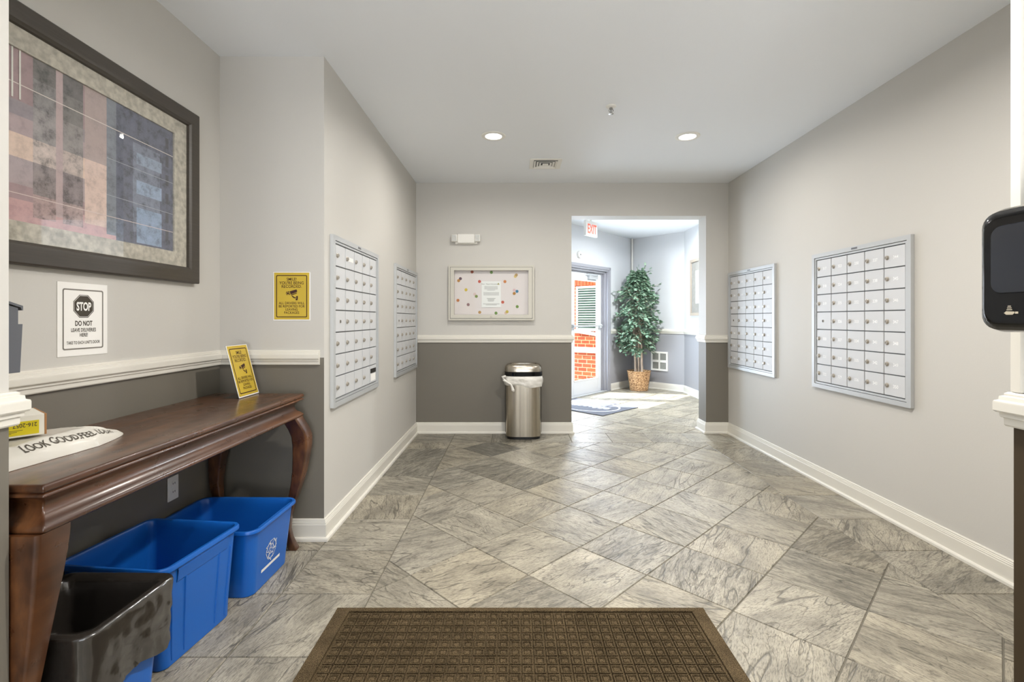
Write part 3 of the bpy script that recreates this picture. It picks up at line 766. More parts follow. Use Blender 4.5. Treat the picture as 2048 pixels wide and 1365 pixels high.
for i in range(330):
    z = .62+1.46*rl.random()**.9; a = rl.uniform(0, 2*PI); R = rad(z)*(.6+.45*rl.random())
    if z < .95 and -.4 < math.sin(a+PI/2) and rl.random() < .25: continue
    tip = Vector((math.cos(a)*R, math.sin(a)*R*.85, z)); tip.x -= .02; root = Vector((-.01, 0, z+rl.uniform(.02, .16))); root.z = min(root.z, 1.95)
    mid = root.lerp(tip, .55)+Vector((0, 0, .06))
    root, mid, tip = keep_in(root, .03), keep_in(mid, .03), keep_in(tip, .03); mbt.tube([root, mid, tip], [.004, .003, .0015], 5)
    for k in range(11):
        f = .35+.65*k/10; p = (root.lerp(mid, f/.55) if f < .55 else mid.lerp(tip, (f-.55)/.45))+Vector((rl.uniform(-.025, .025), rl.uniform(-.025, .025), rl.uniform(-.02, .02)))
        ang = a+rl.uniform(-1.2, 1.2); d = Vector((math.cos(ang), math.sin(ang), rl.uniform(-1.2, .1)))
        leaf(mb, p, d, rl.uniform(.062, .095), rl.uniform(.021, .031), rl.uniform(-.8, .8))
for (tip, root) in ((Vector((-.42, -.05, 1.72)), Vector((-.12, 0, 1.78))), (Vector((-.30, -.1, 1.80)), Vector((-.08, 0, 1.75))), (Vector((.36, -.05, 1.86)), Vector((.08, 0, 1.72))), (Vector((.10, -.05, 2.15)), Vector((0, 0, 1.95))), (Vector((.18, -.05, 2.08)), Vector((0, 0, 1.93))), (Vector((-.03, 0, 2.13)), Vector((0, 0, 1.9))), (Vector((-.33, .0, .78)), Vector((-.2, 0, 1.0))), (Vector((.22, -.12, .74)), Vector((.12, 0, 1.0)))):
    mbt.tube([root, root.lerp(tip, .5)+Vector((0, 0, .02)), tip], [.004, .003, .0015], 5)
    for k in range(10):
        p = root.lerp(tip, .2+.8*k/9)+Vector((rl.uniform(-.02, .02), rl.uniform(-.02, .02), rl.uniform(-.015, .03)))
        d = (tip-root).normalized()+Vector((rl.uniform(-.8, .8), rl.uniform(-.8, .8), rl.uniform(-1.1, .3))); leaf(mb, p, d, .07, .022, rl.uniform(-.6, .6))
mb.build('foliage', M_LEAF, t, angle=60); mbt.build('twigs', M_BARK, t)

# ------------------------------------------------------------------ vestibule fittings
rzA = math.atan2(.7513, .66)        # front (-y) turned to face VAn
t = thing('exit_sign', 'white exit sign with red letters hanging in the vestibule', 'exit sign', (1.115, 7.12, ZC), rzA)
mb = MB(); mb.lathe([(.07, -.001), (.07, -.012), (.06, -.018), (.015, -.02), (.015, -.055)], n=28); mb.build('canopy', M_WHITE, t)
mb = MB(); mb.box(-.155, .155, -.022, .022, -.275, -.05, bev=.008); mb.build('sign_box', M_WHITE, t)
mb = MB(); text(mb, 'EXIT', 0, -.232, .19, y=-.0235, xs=.62, bold=.02); mb.build('lettering', pm('exit_red', rgb(226, 96, 66), .4, emis=rgb(226, 96, 66), estr=.35), t, smooth=False)
p = offs(1.75, 0); t = thing('smoke_detector', 'small round white detector on the wall above the glazed door', 'smoke detector', (p[0], p[1], 2.27), rzA)
mb = MB(); mb.lathe([(.058, -.001), (.058, -.012), (.05, -.028), (.02, -.034)], axis='y', n=28); mb.build('cover', M_WHITE, t)
mb = MB(); mb.lathe([(.012, -.033), (.012, -.037), (.003, -.037)], axis='y', n=14); mb.build('sensor_cap', M_GAP, t)
p = offs(.66, 0); t = thing('light_switch', 'small grey switch plate beside the door frame in the vestibule', 'switch', (p[0], p[1], 1.25), rzA)
mb = MB(); mb.box(-.03, .03, -.008, -.001, -.065, .065, bev=.003); mb.build('plate', pm('steel_plate', rgb(170, 170, 172), .4, metal=.4), t)
mb = MB(); mb.box(-.008, .008, -.016, -.008, .008, .035, bev=.002); mb.box(-.008, .008, -.016, -.008, -.035, -.008, bev=.002); mb.build('toggle', M_GAP, t)
dB = Vector((VC[0]-2.17, VC[1]-9.0)).normalized(); rzB = math.atan2(dB.y, dB.x)
cB = Vector((2.17, 9.0))+dB*.585
t = thing('wall_heater_grille', 'white four-pane wall vent grille low beside the ficus', 'vent', (cB.x, cB.y, .50), rzB)
mb = MB(); ring(mb, rrect(-.165, .165, -.168, .168, .006, 2), rrect(-.135, .135, -.138, .138, .003, 2), -.018, -.001); mb.box(-.135, .135, -.018, -.004, -.02, .02); mb.box(-.013, .013, -.018, -.004, -.138, .138); mb.build('frame', M_WHITE, t)
mb = MB(); mb.box(-.136, .136, -.005, -.001, -.138, .138); mb.build('duct_back', pm('grille_shade', rgb(118, 118, 112), .7), t)
mb = MB()
for k in range(19):
    z = -.128+k*.0142
    if abs(z) < .022: continue
    mb.box(-.134, .134, -.012, -.006, z-.0022, z+.0022)
mb.build('louvre_slats', pm('grille_slat', rgb(186, 186, 178), .5), t)
# picture in the vestibule
t = thing('vestibule_picture', 'framed grey print hanging on the right wall of the vestibule', 'picture', (2.88, 7.45, 1.75), -PI/2)
mb = MB(); ring(mb, rrect(-.42, .42, -.45, .45, .012, 3), rrect(-.375, .375, -.405, .405, .004, 3), -.035, -.001); mb.build('frame', pm('taupe_frame', rgb(160, 148, 134), .5), t)
mb = MB(); mb.box(-.376, .376, -.02, -.001, -.406, .406); mb.build('mat_board', pm('grey_mat_board', rgb(132, 130, 124), .8, var=.1, vscale=20), t)
mb = MB(); mb.box(-.20, .20, -.024, -.0205, -.26, .26); mb.build('print', pm('pale_print', rgb(196, 196, 196), .7, var=.3, vscale=9), t)
# vestibule mat
t = thing('entrance_mat', 'charcoal logo mat on the vestibule floor in the sunlight', 'mat', (1.73, 6.79, .0005), math.radians(44.5))
mb = MB(); mb.box(-.85, 0, 0, 1.10, 0, .009, bev=.003); mb.build('mat_body', pm('charcoal_mat_pile', rgb(92, 94, 102), .9, bump=.5, bscale=300, var=.12, vscale=60), t)
M_LOGO = pm('pale_logo_pile', rgb(210, 212, 222), .9)
mb = MB(); N = 60
def ell(a, b_, z): return [(-.425+a*math.cos(2*PI*i/N), .55+b_*math.sin(2*PI*i/N), z) for i in range(N)]
mb.loft([ell(.37, .48, .009), ell(.37, .48, .0105), ell(.345, .455, .0105), ell(.345, .455, .009)], False, False, closed=True, smooth=False); mb.build('oval_border', M_LOGO, t)
mb = MB()
for k in range(9):           # looping script strokes along the long axis of the mat
    cy = .20+k*.085; pts = []
    for i in range(14):
        a = i/13*2*PI; pts.append((-.43+(.055+.02*(k % 3))*math.cos(a), cy+.04*math.sin(a)+i*.004, .0105))
    mb.tube(pts, .009, 6)
mb.build('script_emblem', M_LOGO, t)

# ------------------------------------------------------------------ picture on the left wall
t = thing('framed_picture', 'large dark framed abstract picture hanging on the left wall', 'picture', (XL, 1.885, 1.866), PI/2)
w2, h2 = .625, .435
mb = MB()
def bar_ring(mb, prof):          # mitred frame with profile (inset, depth)
    L = []
    for sx, sz in ((-1, -1), (1, -1), (1, 1), (-1, 1)): L.append([(sx*(w2-i), -d, sz*(h2-i)) for i, d in prof])
    mb.loft(L, False, False, closed=True, smooth=False)
bar_ring(mb, [(0, .001), (0, .030), (.006, .036), (.05, .040), (.066, .038), (.070, .034), (.076, .030), (.080, .012), (.080, .001)]); mb.build('frame', M_FRAME, t, angle=25)
def mottled(name, c1, c2):
    m = NT(name); tc = m.n('ShaderNodeTexCoord'); nz = m.n('ShaderNodeTexNoise'); nz.inputs['Scale'].default_value = 40; nz.inputs['Detail'].default_value = 8; m.l(tc.outputs['Object'], nz.inputs['Vector'])
    m.l(m.ramp(nz.outputs[0], [(.3, c1), (.65, c2)]), m.b.inputs['Base Color']); m.b.inputs['Roughness'].default_value = .7; return m.m
mb = MB(); ring(mb, rrect(-w2+.079, w2-.079, -h2+.079, h2-.079, .001, 1), rrect(-w2+.165, w2-.165, -h2+.145, h2-.150, .001, 1), -.018, -.002); mb.build('mat_board', mottled('mottled_mat_board', rgb(164, 158, 144), rgb(212, 206, 190)), t)
# artwork: an abstract of overlapping blocks, colours are the print's own
art = bmesh.new(); cl = art.loops.layers.float_color.new('ink')
def patch(y0, y1, z0, z1, c, lvl, tex=.5):
    c = tuple(min(235, q*1.0+36) for q in c)
    vs = [art.verts.new((y-1.885, -.010-lvl*.0003, z-1.866)) for y, z in ((y0, z0), (y1, z0), (y1, z1), (y0, z1))]
    f = art.faces.new(vs)
    for lp in f.loops: lp[cl] = rgb(*c)[:3]+(tex,)
AY0, AY1, AZ0, AZ1 = 1.42, 2.351, 1.575, 2.157
for z0, z1, c in ((1.98, AZ1, (136, 110, 112)), (1.93, 1.98, (124, 114, 120)), (1.87, 1.93, (150, 130, 132)), (1.79, 1.87, (202, 172, 154)), (1.70, 1.79, (150, 134, 136)), (1.65, 1.70, (142, 116, 118)), (AZ0, 1.65, (174, 134, 134))): patch(AY0, AY1, z0, z1, c, 0, .3)
for y0, y1, cs in ((1.665, 1.748, ((88, 84, 82), (112, 108, 108), (128, 122, 122), (176, 160, 152), (120, 108, 108), (150, 124, 122))), (1.775, 1.858, ((78, 74, 74), (96, 92, 90), (120, 114, 112), (168, 152, 144), (116, 104, 106), (150, 128, 126))), (1.50, 1.57, ((120, 104, 106), (110, 100, 104), (120, 110, 112), (150, 132, 128), (96, 86, 88), (140, 110, 112)))):
    zs = [AZ1, 2.08, 1.98, 1.87, 1.79, 1.68, 1.60]
    for k, c in enumerate(cs): patch(y0, y1, zs[k+1], zs[k], c, 1, 1)
patch(1.748, 1.775, 1.62, AZ1, (164, 142, 142), 1, .3)
patch(1.865, 1.965, 1.87, AZ1, (152, 134, 130), 1, .3); patch(1.865, 1.965, 1.62, 1.87, (196, 170, 158), 1, .4)
patch(1.965, 2.012, AZ0+.02, AZ1, (104, 110, 120), 1, .6)
patch(2.012, AY1, AZ0, AZ1, (70, 74, 92), 1, .9); patch(2.10, 2.26, 1.63, 2.02, (96, 104, 122), 2, .9)
patch(2.12, 2.27, 1.93, 1.98, (120, 134, 156), 3, .8); patch(2.12, 2.27, 1.80, 1.86, (124, 142, 168), 3, .8); patch(2.12, 2.27, 1.585, 1.74, (118, 138, 166), 3, .7)
for k in range(6): patch(2.295, 2.315, 1.62+k*.088, 1.67+k*.088, (48, 48, 58), 3, .6)
patch(AY0, AY1, 2.034, 2.037, (200, 190, 184), 4, 0); patch(AY0, AY1, 1.668, 1.6705, (196, 180, 176), 4, 0); patch(1.965, AY1, 1.755, 1.757, (150, 152, 164), 4, 0); patch(1.965, AY1, 1.905, 1.907, (150, 152, 164), 4, 0)
for y, z in ((1.565, 1.99), (1.575, 2.0), (1.592, 1.985), (1.617, 1.985), (1.532, 2.0)): patch(y, y+.006, z, AZ1, (206, 198, 190), 5, .2)
me = bpy.data.meshes.new('artwork'); art.to_mesh(me); art.free()
m = NT('abstract_print'); at = m.n('ShaderNodeAttribute'); at.attribute_name = 'ink'; tc = m.n('ShaderNodeTexCoord')
nz = m.n('ShaderNodeTexNoise'); nz.inputs['Scale'].default_value = 26; nz.inputs['Detail'].default_value = 10; nz.inputs['Roughness'].default_value = .75; m.l(tc.outputs['Object'], nz.inputs['Vector'])
dk = m.ramp(nz.outputs[0], [(.36, (.35, .35, .35, 1)), (.50, (.95, .95, .95, 1)), (.7, (1.3, 1.3, 1.3, 1))])
fac = m.math('MULTIPLY', at.outputs['Alpha'], 1)
m.l(m.mix(fac, at.outputs['Color'], m.mix(1, at.outputs['Color'], dk, 'MULTIPLY')), m.b.inputs['Base Color']); m.b.inputs['Roughness'].default_value = .6
me.materials.append(m.m); o = bpy.data.objects.new('artwork', me); COL.objects.link(o); o.parent = t
mb = MB(); mb.box(-w2+.08, w2-.08, -.0225, -.020, -h2+.08, h2-.08); mb.build('glass_pane', M_PICGLASS, t)

# ------------------------------------------------------------------ signs
def pictogram_camera(mb, cx, cz, s, y):
    def P(pts, mat=0): mb.face([(cx+a*s, y, cz+b_*s) for a, b_ in pts], mat)
    P([(-.16, .30), (.40, .46), (.46, .32), (.42, .22), (-.08, .04)])          # hood and barrel
    P([(-.45, .26), (-.20, .31), (-.12, .02), (-.42, -.02), (-.48, .12)])       # front housing
    P([(-.06, .02), (.42, .18), (.44, .12), (-.02, -.05)])                      # lower edge
    P([(-.02, -.09), (.08, -.07), (.22, -.18), (.36, -.22), (.36, -.30), (.16, -.26)])
    P([(.36, -.12), (.52, -.08), (.50, -.42), (.40, -.46), (.30, -.40), (.40, -.28)])
def smile_sign(t, w, h):
    """children of t: card, border, lettering, camera pictogram; local front is -y, origin at the card centre"""
    mb = MB(); mb.box(-w/2, w/2, -.002, -.0006, -h/2, h/2); c = mb.build('card', M_PAPER, t)
    mb = MB(); mb.box(-w/2+.005, w/2-.005, -.0026, -.0021, -h/2+.006, h/2-.003); mb.build('yellow_panel', M_YEL, c)
    mb = MB(); i = .017; ring(mb, rrect(-w/2+i, w/2-i, -h/2+i+.001, h/2-i, .008), rrect(-w/2+i+.0045, w/2-i-.0045, -h/2+i+.0055, h/2-i-.0045, .005), -.0032, -.0027); mb.build('border', M_MAROON, c)
    k = w/.209; mb = MB(); y = -.0031
    for s, z, sz in (('SMILE!', .089, .0235), ("YOU'RE BEING", .068, .0235), ('RECORDED.', .048, .0235)): text(mb, s, 0, z*h/.274, sz*h/.274, y=y, xs=.9*k, bold=.008)
    for s, z in (('ALL DRIVERS WILL', -.045), ('BE REPORTED FOR', -.063), ('LEAVING', -.081), ('PACKAGES', -.099)): text(mb, s, 0, z*h/.274, .0195*h/.274, y=y, xs=.9*k, bold=.008)
    mb.build('lettering', M_MAROON, c, smooth=False)
    mb = MB(); pictogram_camera(mb, 0, .008, .068*k, y); mb.build('camera_pictogram', M_MAROON, c, smooth=False)
    mb = MB(); mb.lathe([(.0085, 0), (.0085, -.0004), (.0062, -.0004), (.0062, 0)], c=(-.021*k, y-.0002, .0165), axis='y', n=20, cap0=False, cap1=False); mb.build('lens_ring', M_YEL, c)
t = thing('warning_sign', 'yellow smile recorded sign taped flat on the alcove end wall', 'sign', (-1.262, YA, 1.377), 0); smile_sign(t, .209, .274)
tilt = math.radians(-14.5)
t = thing('tabletop_sign', 'yellow smile recorded sign leaning in a clear acrylic stand on the table', 'sign', (-1.41, 2.565, .8405), PI/2)
sub = smile_sign(t, .190, .276)
for ch in [o for o in bpy.data.objects if o.parent == t]:
    ch.location = (0, .0, 0); ch.matrix_local = Matrix.Rotation(tilt, 4, 'X') @ Matrix.Translation((0, 0, .140))
mb = MB()
Mt = Matrix.Rotation(tilt, 4, 'X')
mb.box(-.097, .097, 0, .002, .001, .28, M=Mt); mb.box(-.097, .097, 0, .088, .0, .0022)
mb.build('acrylic_holder', M_ACRYL, t)
# stop sign
t = thing('delivery_notice', 'white stop sheet telling couriers not to leave deliveries, on left wall', 'sign', (XL, 1.870, 1.248), PI/2)
mb = MB(); mb.box(-.108, .108, -.002, -.0006, -.139, .139); c = mb.build('paper_sheet', M_PAPER, t)
mb = MB(); ring(mb, rrect(-.088, .088, -.115, .115, .008), rrect(-.083, .083, -.110, .110, .005), -.0026, -.0021); mb.build('border', M_INKG, c)
def octo(r, cz): return [(r*math.cos(PI/8+i*PI/4), cz+r*math.sin(PI/8+i*PI/4)) for i in range(8)]
oc = .050
mb = MB(); ring(mb, octo(.0475, oc), octo(.0450, oc), -.0026, -.0021); mb.extr(octo(.043, oc), -.0026, -.0021); mb.build('octagon', M_INK, c)
mb = MB(); text(mb, 'STOP', 0, oc-.0155, .044, y=-.0030, xs=.60, bold=.035); mb.build('stop_lettering', M_PAPER, c, smooth=False)
mb = MB(); text(mb, 'DO NOT', 0, -.0245, .0265, y=-.0024, xs=.70, bold=.03); text(mb, 'LEAVE DELIVERIES', 0, -.0475, .0195, y=-.0024, xs=.70, bold=.022); text(mb, 'HERE!', 0, -.0665, .0195, y=-.0024, xs=.70, bold=.022); text(mb, "TAKE TO EACH UNIT'S DOOR", 0, -.0945, .0165, y=-.0024, xs=.64, bold=.015)
mb.build('lettering', M_INK, c, smooth=False)

# grey drop box on the return of the left near wall (front faces +y)
t = thing('drop_box', 'grey metal drop box with sloping lid beside the stop sheet', 'drop box', (-1.425, NYL, 1.20), PI)
mb = MB(); pr = [(0.001, -.091), (.100, -.091), (.1065, .036), (.095, .036), (.095, .078), (.001, .105)]
mb.loft([[(-.125, -d, z) for d, z in pr], [(.125, -d, z) for d, z in pr]], smooth=False); mb.build('body', M_GREYBOX, t)
mb = MB(); pr = [(0.001, .109), (.098, .080), (.101, .072), (.104, .072), (.104, .084), (.001, .116)]
mb.loft([[(-.129, -d, z) for d, z in pr], [(.129, -d, z) for d, z in pr]], smooth=False); mb.build('lid', M_GREYBOX, t)

# wall socket under the table
t = thing('wall_outlet', 'white duplex power outlet on the wall below the table', 'outlet', (XL, 2.355, .425), PI/2)
mb = MB(); mb.box(-.036, .036, -.007, -.001, -.058, .058, bev=.003); c = mb.build('cover_plate', M_WHITE, t)
mb = MB()
for s in (-1, 1):
    mb.lathe([(.017, -.007), (.017, -.009), (.003, -.009)], c=(0, 0, s*.02), axis='y', n=20)
    mb.box(-.008, -.005, -.0096, -.009, s*.02-.001, s*.02+.008, mat=1); mb.box(.005, .008, -.0096, -.009, s*.02-.001, s*.02+.008, mat=1)
mb.build('socket', [M_WHITE, M_KEY], c)

# ------------------------------------------------------------------ console table
TX0, TX1, TY0, TY1 = -1.652, -1.160, 1.19, 2.66
t = thing('console_table', 'long dark cherry console table with curved legs in the left alcove', 'table', ((TX0+TX1)/2, (TY0+TY1)/2, 0))
hx, hy = (TX1-TX0)/2, (TY1-TY0)/2
def rloop(i, z):                       # chamfered rectangle
    a, b_, c_ = hx-i, hy-i, .005
    return [(-a+c_, -b_, z), (a-c_, -b_, z), (a, -b_+c_, z), (a, b_-c_, z), (a-c_, b_, z), (-a+c_, b_, z), (-a, b_-c_, z), (-a, -b_+c_, z)]
mb = MB(); mb.loft([rloop(i, z) for i, z in ((.004, .806), (0, .809), (0, .813), (.003, .816), (.008, .818), (.008, .821), (.001, .823), (0, .826), (0, .834), (.003, .838), (.008, .840))], smooth=True); mb.build('tabletop', M_WOOD, t, angle=50)
mb = MB(); mb.loft([rloop(i, z) for i, z in ((.012, .717), (.003, .719), (.001, .723), (.001, .730), (.006, .736), (.014, .743), (.026, .752), (.034, .766), (.034, .78), (.028, .792), (.016, .802), (.009, .8055))], smooth=True); mb.build('apron', M_WOOD, t, angle=50)
legn = [(.718, -.004, .102), (.69, -.005, .101), (.65, -.008, .098), (.60, -.011, .090), (.53, -.017, .078), (.45, -.025, .066), (.37, -.034, .056), (.28, -.046, .046), (.20, -.056, .038), (.12, -.058, .035), (.07, -.050, .037), (.035, -.036, .043), (.0, -.026, .046)]
legp = [(.718, -.003, .088), (.69, .010, .088), (.65, .028, .088), (.61, .038, .086), (.56, .038, .082), (.50, .030, .074), (.424, .018, .064), (.36, .003, .055), (.30, -.014, .047), (.24, -.032, .039), (.18, -.046, .034), (.12, -.050, .033), (.07, -.042, .035), (.035, -.030, .041), (.012, -.020, .046), (.0, -.018, .044)]
for sx in (-1, 1):
    for sy in (-1, 1):
        mb = MB(); L = []
        front_near = sx > 0 and sy < 0
        for z, off, w in (legn if front_near else legp):
            ey = .013 if front_near else off*(1 if sy < 0 else .7)
            if sx < 0: off = min(off, .008)
            x1 = sx*(hx+off); x0 = x1-sx*w; y1 = sy*(hy+ey); y0 = y1-sy*w; x0 = x1-sx*w*(1.3 if sy < 0 else 1)
            xa, xb = min(x0, x1), max(x0, x1); ya, yb = min(y0, y1), max(y0, y1); c_ = w*.12
            L.append([(xa+c_, ya, z), (xb-c_, ya, z), (xb, ya+c_, z), (xb, yb-c_, z), (xb-c_, yb, z), (xa+c_, yb, z), (xa, yb-c_, z), (xa, ya+c_, z)])
        mb.loft(L); mb.build('leg', M_WOOD, t, angle=48)

# parcel and mailer on the table
def mailer_z(u, v):
    """u along 0..1, v across -1..1 -> height"""
    e = max(0, 1-abs(v)**2.6); f = max(0, min(1, u/.10))**.5*max(0, min(1, (1-u)/.30))**.8
    w = mnoise.noise(Vector((u*5, v*1.6, .3)))*.35+mnoise.noise(Vector((u*13, v*4, 2)))*.2+abs(mnoise.noise(Vector((u*9+v*3, v*5-u*4, 5))))*.5
    h = e**.6*f*.058*(1+(.35 if v > .5 else .95 if v < .3 else .95-3*(v-.3))*w)
    return min(h, .049+.012*max(0, v)) if v < .45 else h
def mailer_pt(u, v):
    y = 1.215+u*.510; cx = -1.475+.03*u; half = .118*min(1, ((1-u)/.34))**.75*(.9+.1*min(1, u/.08))
    side = half*(1+.03*mnoise.noise(Vector((u*9, v*2, 8))))
    tipx = .045*max(0, (u-.66)/.34)
    return Vector((cx+tipx+v*side, y, .8415+mailer_z(u, v)))
t = thing('mailer_bag', 'crumpled white plastic mailer bag with dark slogan lying on the table', 'package', (0, 0, 0))
mb = MB(); NU, NV = 70, 36
G = [[mb.bm.verts.new(mailer_pt(i/NU, -1+2*j/NV)) for j in range(NV+1)] for i in range(NU+1)]
Gb = [[mb.bm.verts.new(Vector((mailer_pt(i/NU, -1+2*j/NV).x, mailer_pt(i/NU, 0).y, .8408))) for j in range(NV+1)] for i in range(NU+1)]
for g in (G, Gb):
    for i in range(NU):
        for j in range(NV): mb.bm.faces.new((g[i][j], g[i+1][j], g[i+1][j+1], g[i][j+1]))
for i in range(NU):
    for j in (0, NV): mb.bm.faces.new((G[i][j], G[i+1][j], Gb[i+1][j], Gb[i][j]))
for j in range(NV):
    for i in (0, NU): mb.bm.faces.new((G[i][j], G[i][j+1], Gb[i][j+1], Gb[i][j]))
bmesh.ops.remove_doubles(mb.bm, verts=mb.bm.verts, dist=.00005)
mb.build('bag', pm('white_poly_mailer', rgb(206, 202, 192), .3, bump=.25, bscale=24), t, angle=70)
mb = MB()
def onbag(a, b_):      # a: along (m from start), b_: up the front flank
    u = (a-1.215)/.510; v = .90-b_/.095; p = mailer_pt(u, v); q = mailer_pt(u, v+.02); s_ = (p-q).cross(Vector((0, 1, 0))); 
    return (p.x+.0010, p.y, p.z+.0014)
text_on(mb, 'LOOK GOOD.FEEL LOOK', 1.50, .006, .026, onbag, xs=1.02, bold=.004)
mb.build('slogan', M_INK, t, smooth=False)
t = thing('parcel_box', 'small white cardboard parcel with yellow label resting on the mailer bag', 'box', (-1.43, 1.475, .899), math.atan2(.81, .59))
# local +x runs to the far right corner, front faces the camera side
mb = MB(); mb.box(-.30, 0, 0, .16, 0, .062, bev=.002); c = mb.build('carton', pm('white_card', rgb(232, 228, 216), .6), t)
mb = MB(); mb.box(-.004, .001, -.001, .161, -.0005, .0625, bev=.001); mb.build('end_flap', pm('brown_card_edge', rgb(166, 120, 76), .8), t)
mb = MB(); mb.box(-.125, -.016, -.0012, -.0003, .006, .046); lb = mb.build('yellow_label', pm('bright_yellow_label', rgb(214, 196, 24), .5), t)
mb = MB(); text(mb, '216-2057', -.046, .028, .017, y=-.0016, xs=.8, bold=.01, mirror=True)
for k in range(3): mb.face([(-.120+k*.008, -.0016, .012+k*.004), (-.075+k*.012, -.0016, .012+k*.004), (-.075+k*.012, -.0016, .0132+k*.004), (-.120+k*.008, -.0016, .0132+k*.004)])
mb.build('lettering', M_INK, lb, smooth=False)
mb = MB()
for k in range(14):
    x = -.180+k*.0031; mb.box(x, x+(.0018 if k % 3 else .001), -.0010, -.0003, .012, .040)
mb.build('barcode', M_INK, t)

# ------------------------------------------------------------------ blue bins
M_BLUE = pm('blue_recycling_plastic', rgb(18, 94, 180), .34, bump=.04, bscale=90)
def bin_shell(w, d, h, taper, r, lip=.016, thick=.004):
    mb = MB(); wb, db = w-2*taper, d-2*taper
    L = [rr2(wb, db, r, 0), rr2(wb+.004, db+.004, r, .004)]
    for k in range(1, 5):
        f = k/5; L.append(rr2(wb+2*(taper-lip)*f, db+2*(taper-lip)*f, r, h*f*.93))
    a, b_ = w-2*lip, d-2*lip
    L += [rr2(a, b_, r, h*.93), rr2(w-.006, d-.006, r+.01, h*.945), rr2(w, d, r+.01, h*.955), rr2(w, d, r+.01, h-.006), rr2(w-.006, d-.006, r+.01, h), rr2(a+.004, b_+.004, r, h-.001), rr2(a-.004, b_-.004, r, h-.008), rr2(a-.010, b_-.010, r, h*.9), rr2(wb-.008, db-.008, r-.004, .010)]
    mb.loft(L); return mb
# far bin, low and wide
t = thing('recycling_bin', 'low blue recycling bin with white arrow logo under the far table end', 'recycling bin', (-1.392, 2.335, .001), math.radians(-1), 'blue recycling bins')
bin_shell(.510, .425, .31, .042, .045).build('bin_body', M_BLUE, t)
mb = MB(); mb.tube([(.239, -.15, .302), (.239, .15, .302)], .007, 8); mb.build('handle_rib', M_BLUE, t)
def onside(y, z):   # front (+x) flank of the far bin, y along, z up
    x0 = .510/2-.042; x1 = .510/2-.016; return (x0+(x1-x0)*min(1, z/(.31*.93))+.0015, y, z)
def stroke(mb, pts, w, fn, closed=True):
    n = len(pts); rng = range(n if closed else n-1)
    for i in rng:
        a = Vector(pts[i]); b_ = Vector(pts[(i+1) % n]); d = (b_-a).normalized(); nn_ = Vector((-d.y, d.x))*w/2; a = a-d*w*.3; b_ = b_+d*w*.3
        mb.face([fn(*(a+nn_)), fn(*(b_+nn_)), fn(*(b_-nn_)), fn(*(a-nn_))])
mb = MB(); lc = Vector((-.020, .150)); R_ = .040
for k in range(3):
    a = 2*PI*k/3+PI/2; ux = Vector((math.cos(a), math.sin(a))); uy = Vector((-ux.y, ux.x))
    pts = [(-.012, .028), (.014, .028), (.024, .014), (.034, .02), (.026, -.008), (.004, -.004), (.012, .004), (.006, .013), (-.002, .013)]
    stroke(mb, [lc+uy*(-px*1.0)*1.35+ux*(pz*1.35+.004) for px, pz in pts], .0028, onside)
    pts = [(-.018, .026), (-.034, 0.0), (-.020, -.007), (-.006, .014)]
    stroke(mb, [lc+uy*(-px)*1.35+ux*(pz*1.35+.004) for px, pz in pts], .0028, onside)
mb.build('recycling_logo', M_WHITE, t, smooth=False)
mb = MB(); mb.face([onside(-.098, .072), onside(.070, .072), onside(.070, .086), onside(-.098, .086)]); mb.build('white_stripe', M_WHITE, t, smooth=False)
# middle bin, taller
t = thing('recycling_bin', 'tall empty blue recycling bin in the middle under the table', 'recycling bin', (-1.405, 1.895, .001), math.radians(-6), 'blue recycling bins')
W1, D1, H1 = .435, .415, .375
bin_shell(W1, D1, H1, .036, .030).build('bin_body', M_BLUE, t)
mb = MB()
for yy in (-.155, -.09, .09, .155):
    pts = [(W1/2-.036+.020*z/.34, yy*(.86+.14*z/.34), z) for z in (.02, .12, .22, .30)]; mb.tube(pts, .0045, 6)
for xx in (-.14, -.06, .06, .14):
    pts = [(xx, -(D1/2-.036+.020*z/.34), z) for z in (.02, .12, .22, .30)]; mb.tube(pts, .0045, 6)
L = []
for z, e in ((.285, .000), (.30, .008), (.34, .014), (.352, .012)): L.append([(W1/2-.0185+e-.006, y, z) for y in (-.13, -.11, .11, .13)])
for i in range(3):
    for j in range(3):
        mb.face([L[i][j], L[i][j+1], L[i+1][j+1], L[i+1][j]])
mb.build('moulded_ribs', M_BLUE, t)
# near bin with black liner
BX, BY = -1.315, 1.447
t = thing('lined_trash_bin', 'blue waste bin lined with a black bag at the near table end', 'trash bin', (BX, BY, .001), math.radians(-1))
W3, D3, H3 = .365, .325, .395
bin_shell(W3, D3, H3, .040, .035).build('bin_body', M_BLUE, t)
mb = MB(); L = []; BAGL = dense(rr2(W3, D3, .04, 0, n=10), .009)
def bagloop(w, d, z, amp, fz=0, dz=0):
    out = []
    base_l = [(x*w/W3, y*d/D3, z) for x, y, q in BAGL]
    for (x, y, zz) in base_l:
        a = math.atan2(y, x)
        n1 = .7*mnoise.noise(Vector((x*14, y*14, z*7+fz)))+1.0*abs(mnoise.noise(Vector((x*24+z*16, y*24+z*18, fz))))+.7*abs(mnoise.noise(Vector((x*45+z*12, y*45+z*42, fz+z*9))))
        r_ = math.hypot(x, y); s_ = 1+n1*amp/r_
        out.append((x*s_, y*s_, zz+dz*mnoise.noise(Vector((x*9, y*9, fz+4)))))
    return out
for k in range(16):               # outer skirt
    f = k/15; L.append(bagloop(W3+.014-.020*(1-f), D3+.014-.020*(1-f), .19+.205*f, .008*(1-f)+.003, 0, .03*(1-f)))
L.append(bagloop(W3+.010, D3+.010, H3+.006, .003)); L.append(bagloop(W3-.010, D3-.010, H3+.010, .003)); L.append(bagloop(W3-.045, D3-.045, H3+.006, .003)); L.append(bagloop(W3-.055, D3-.055, H3-.010, .003))
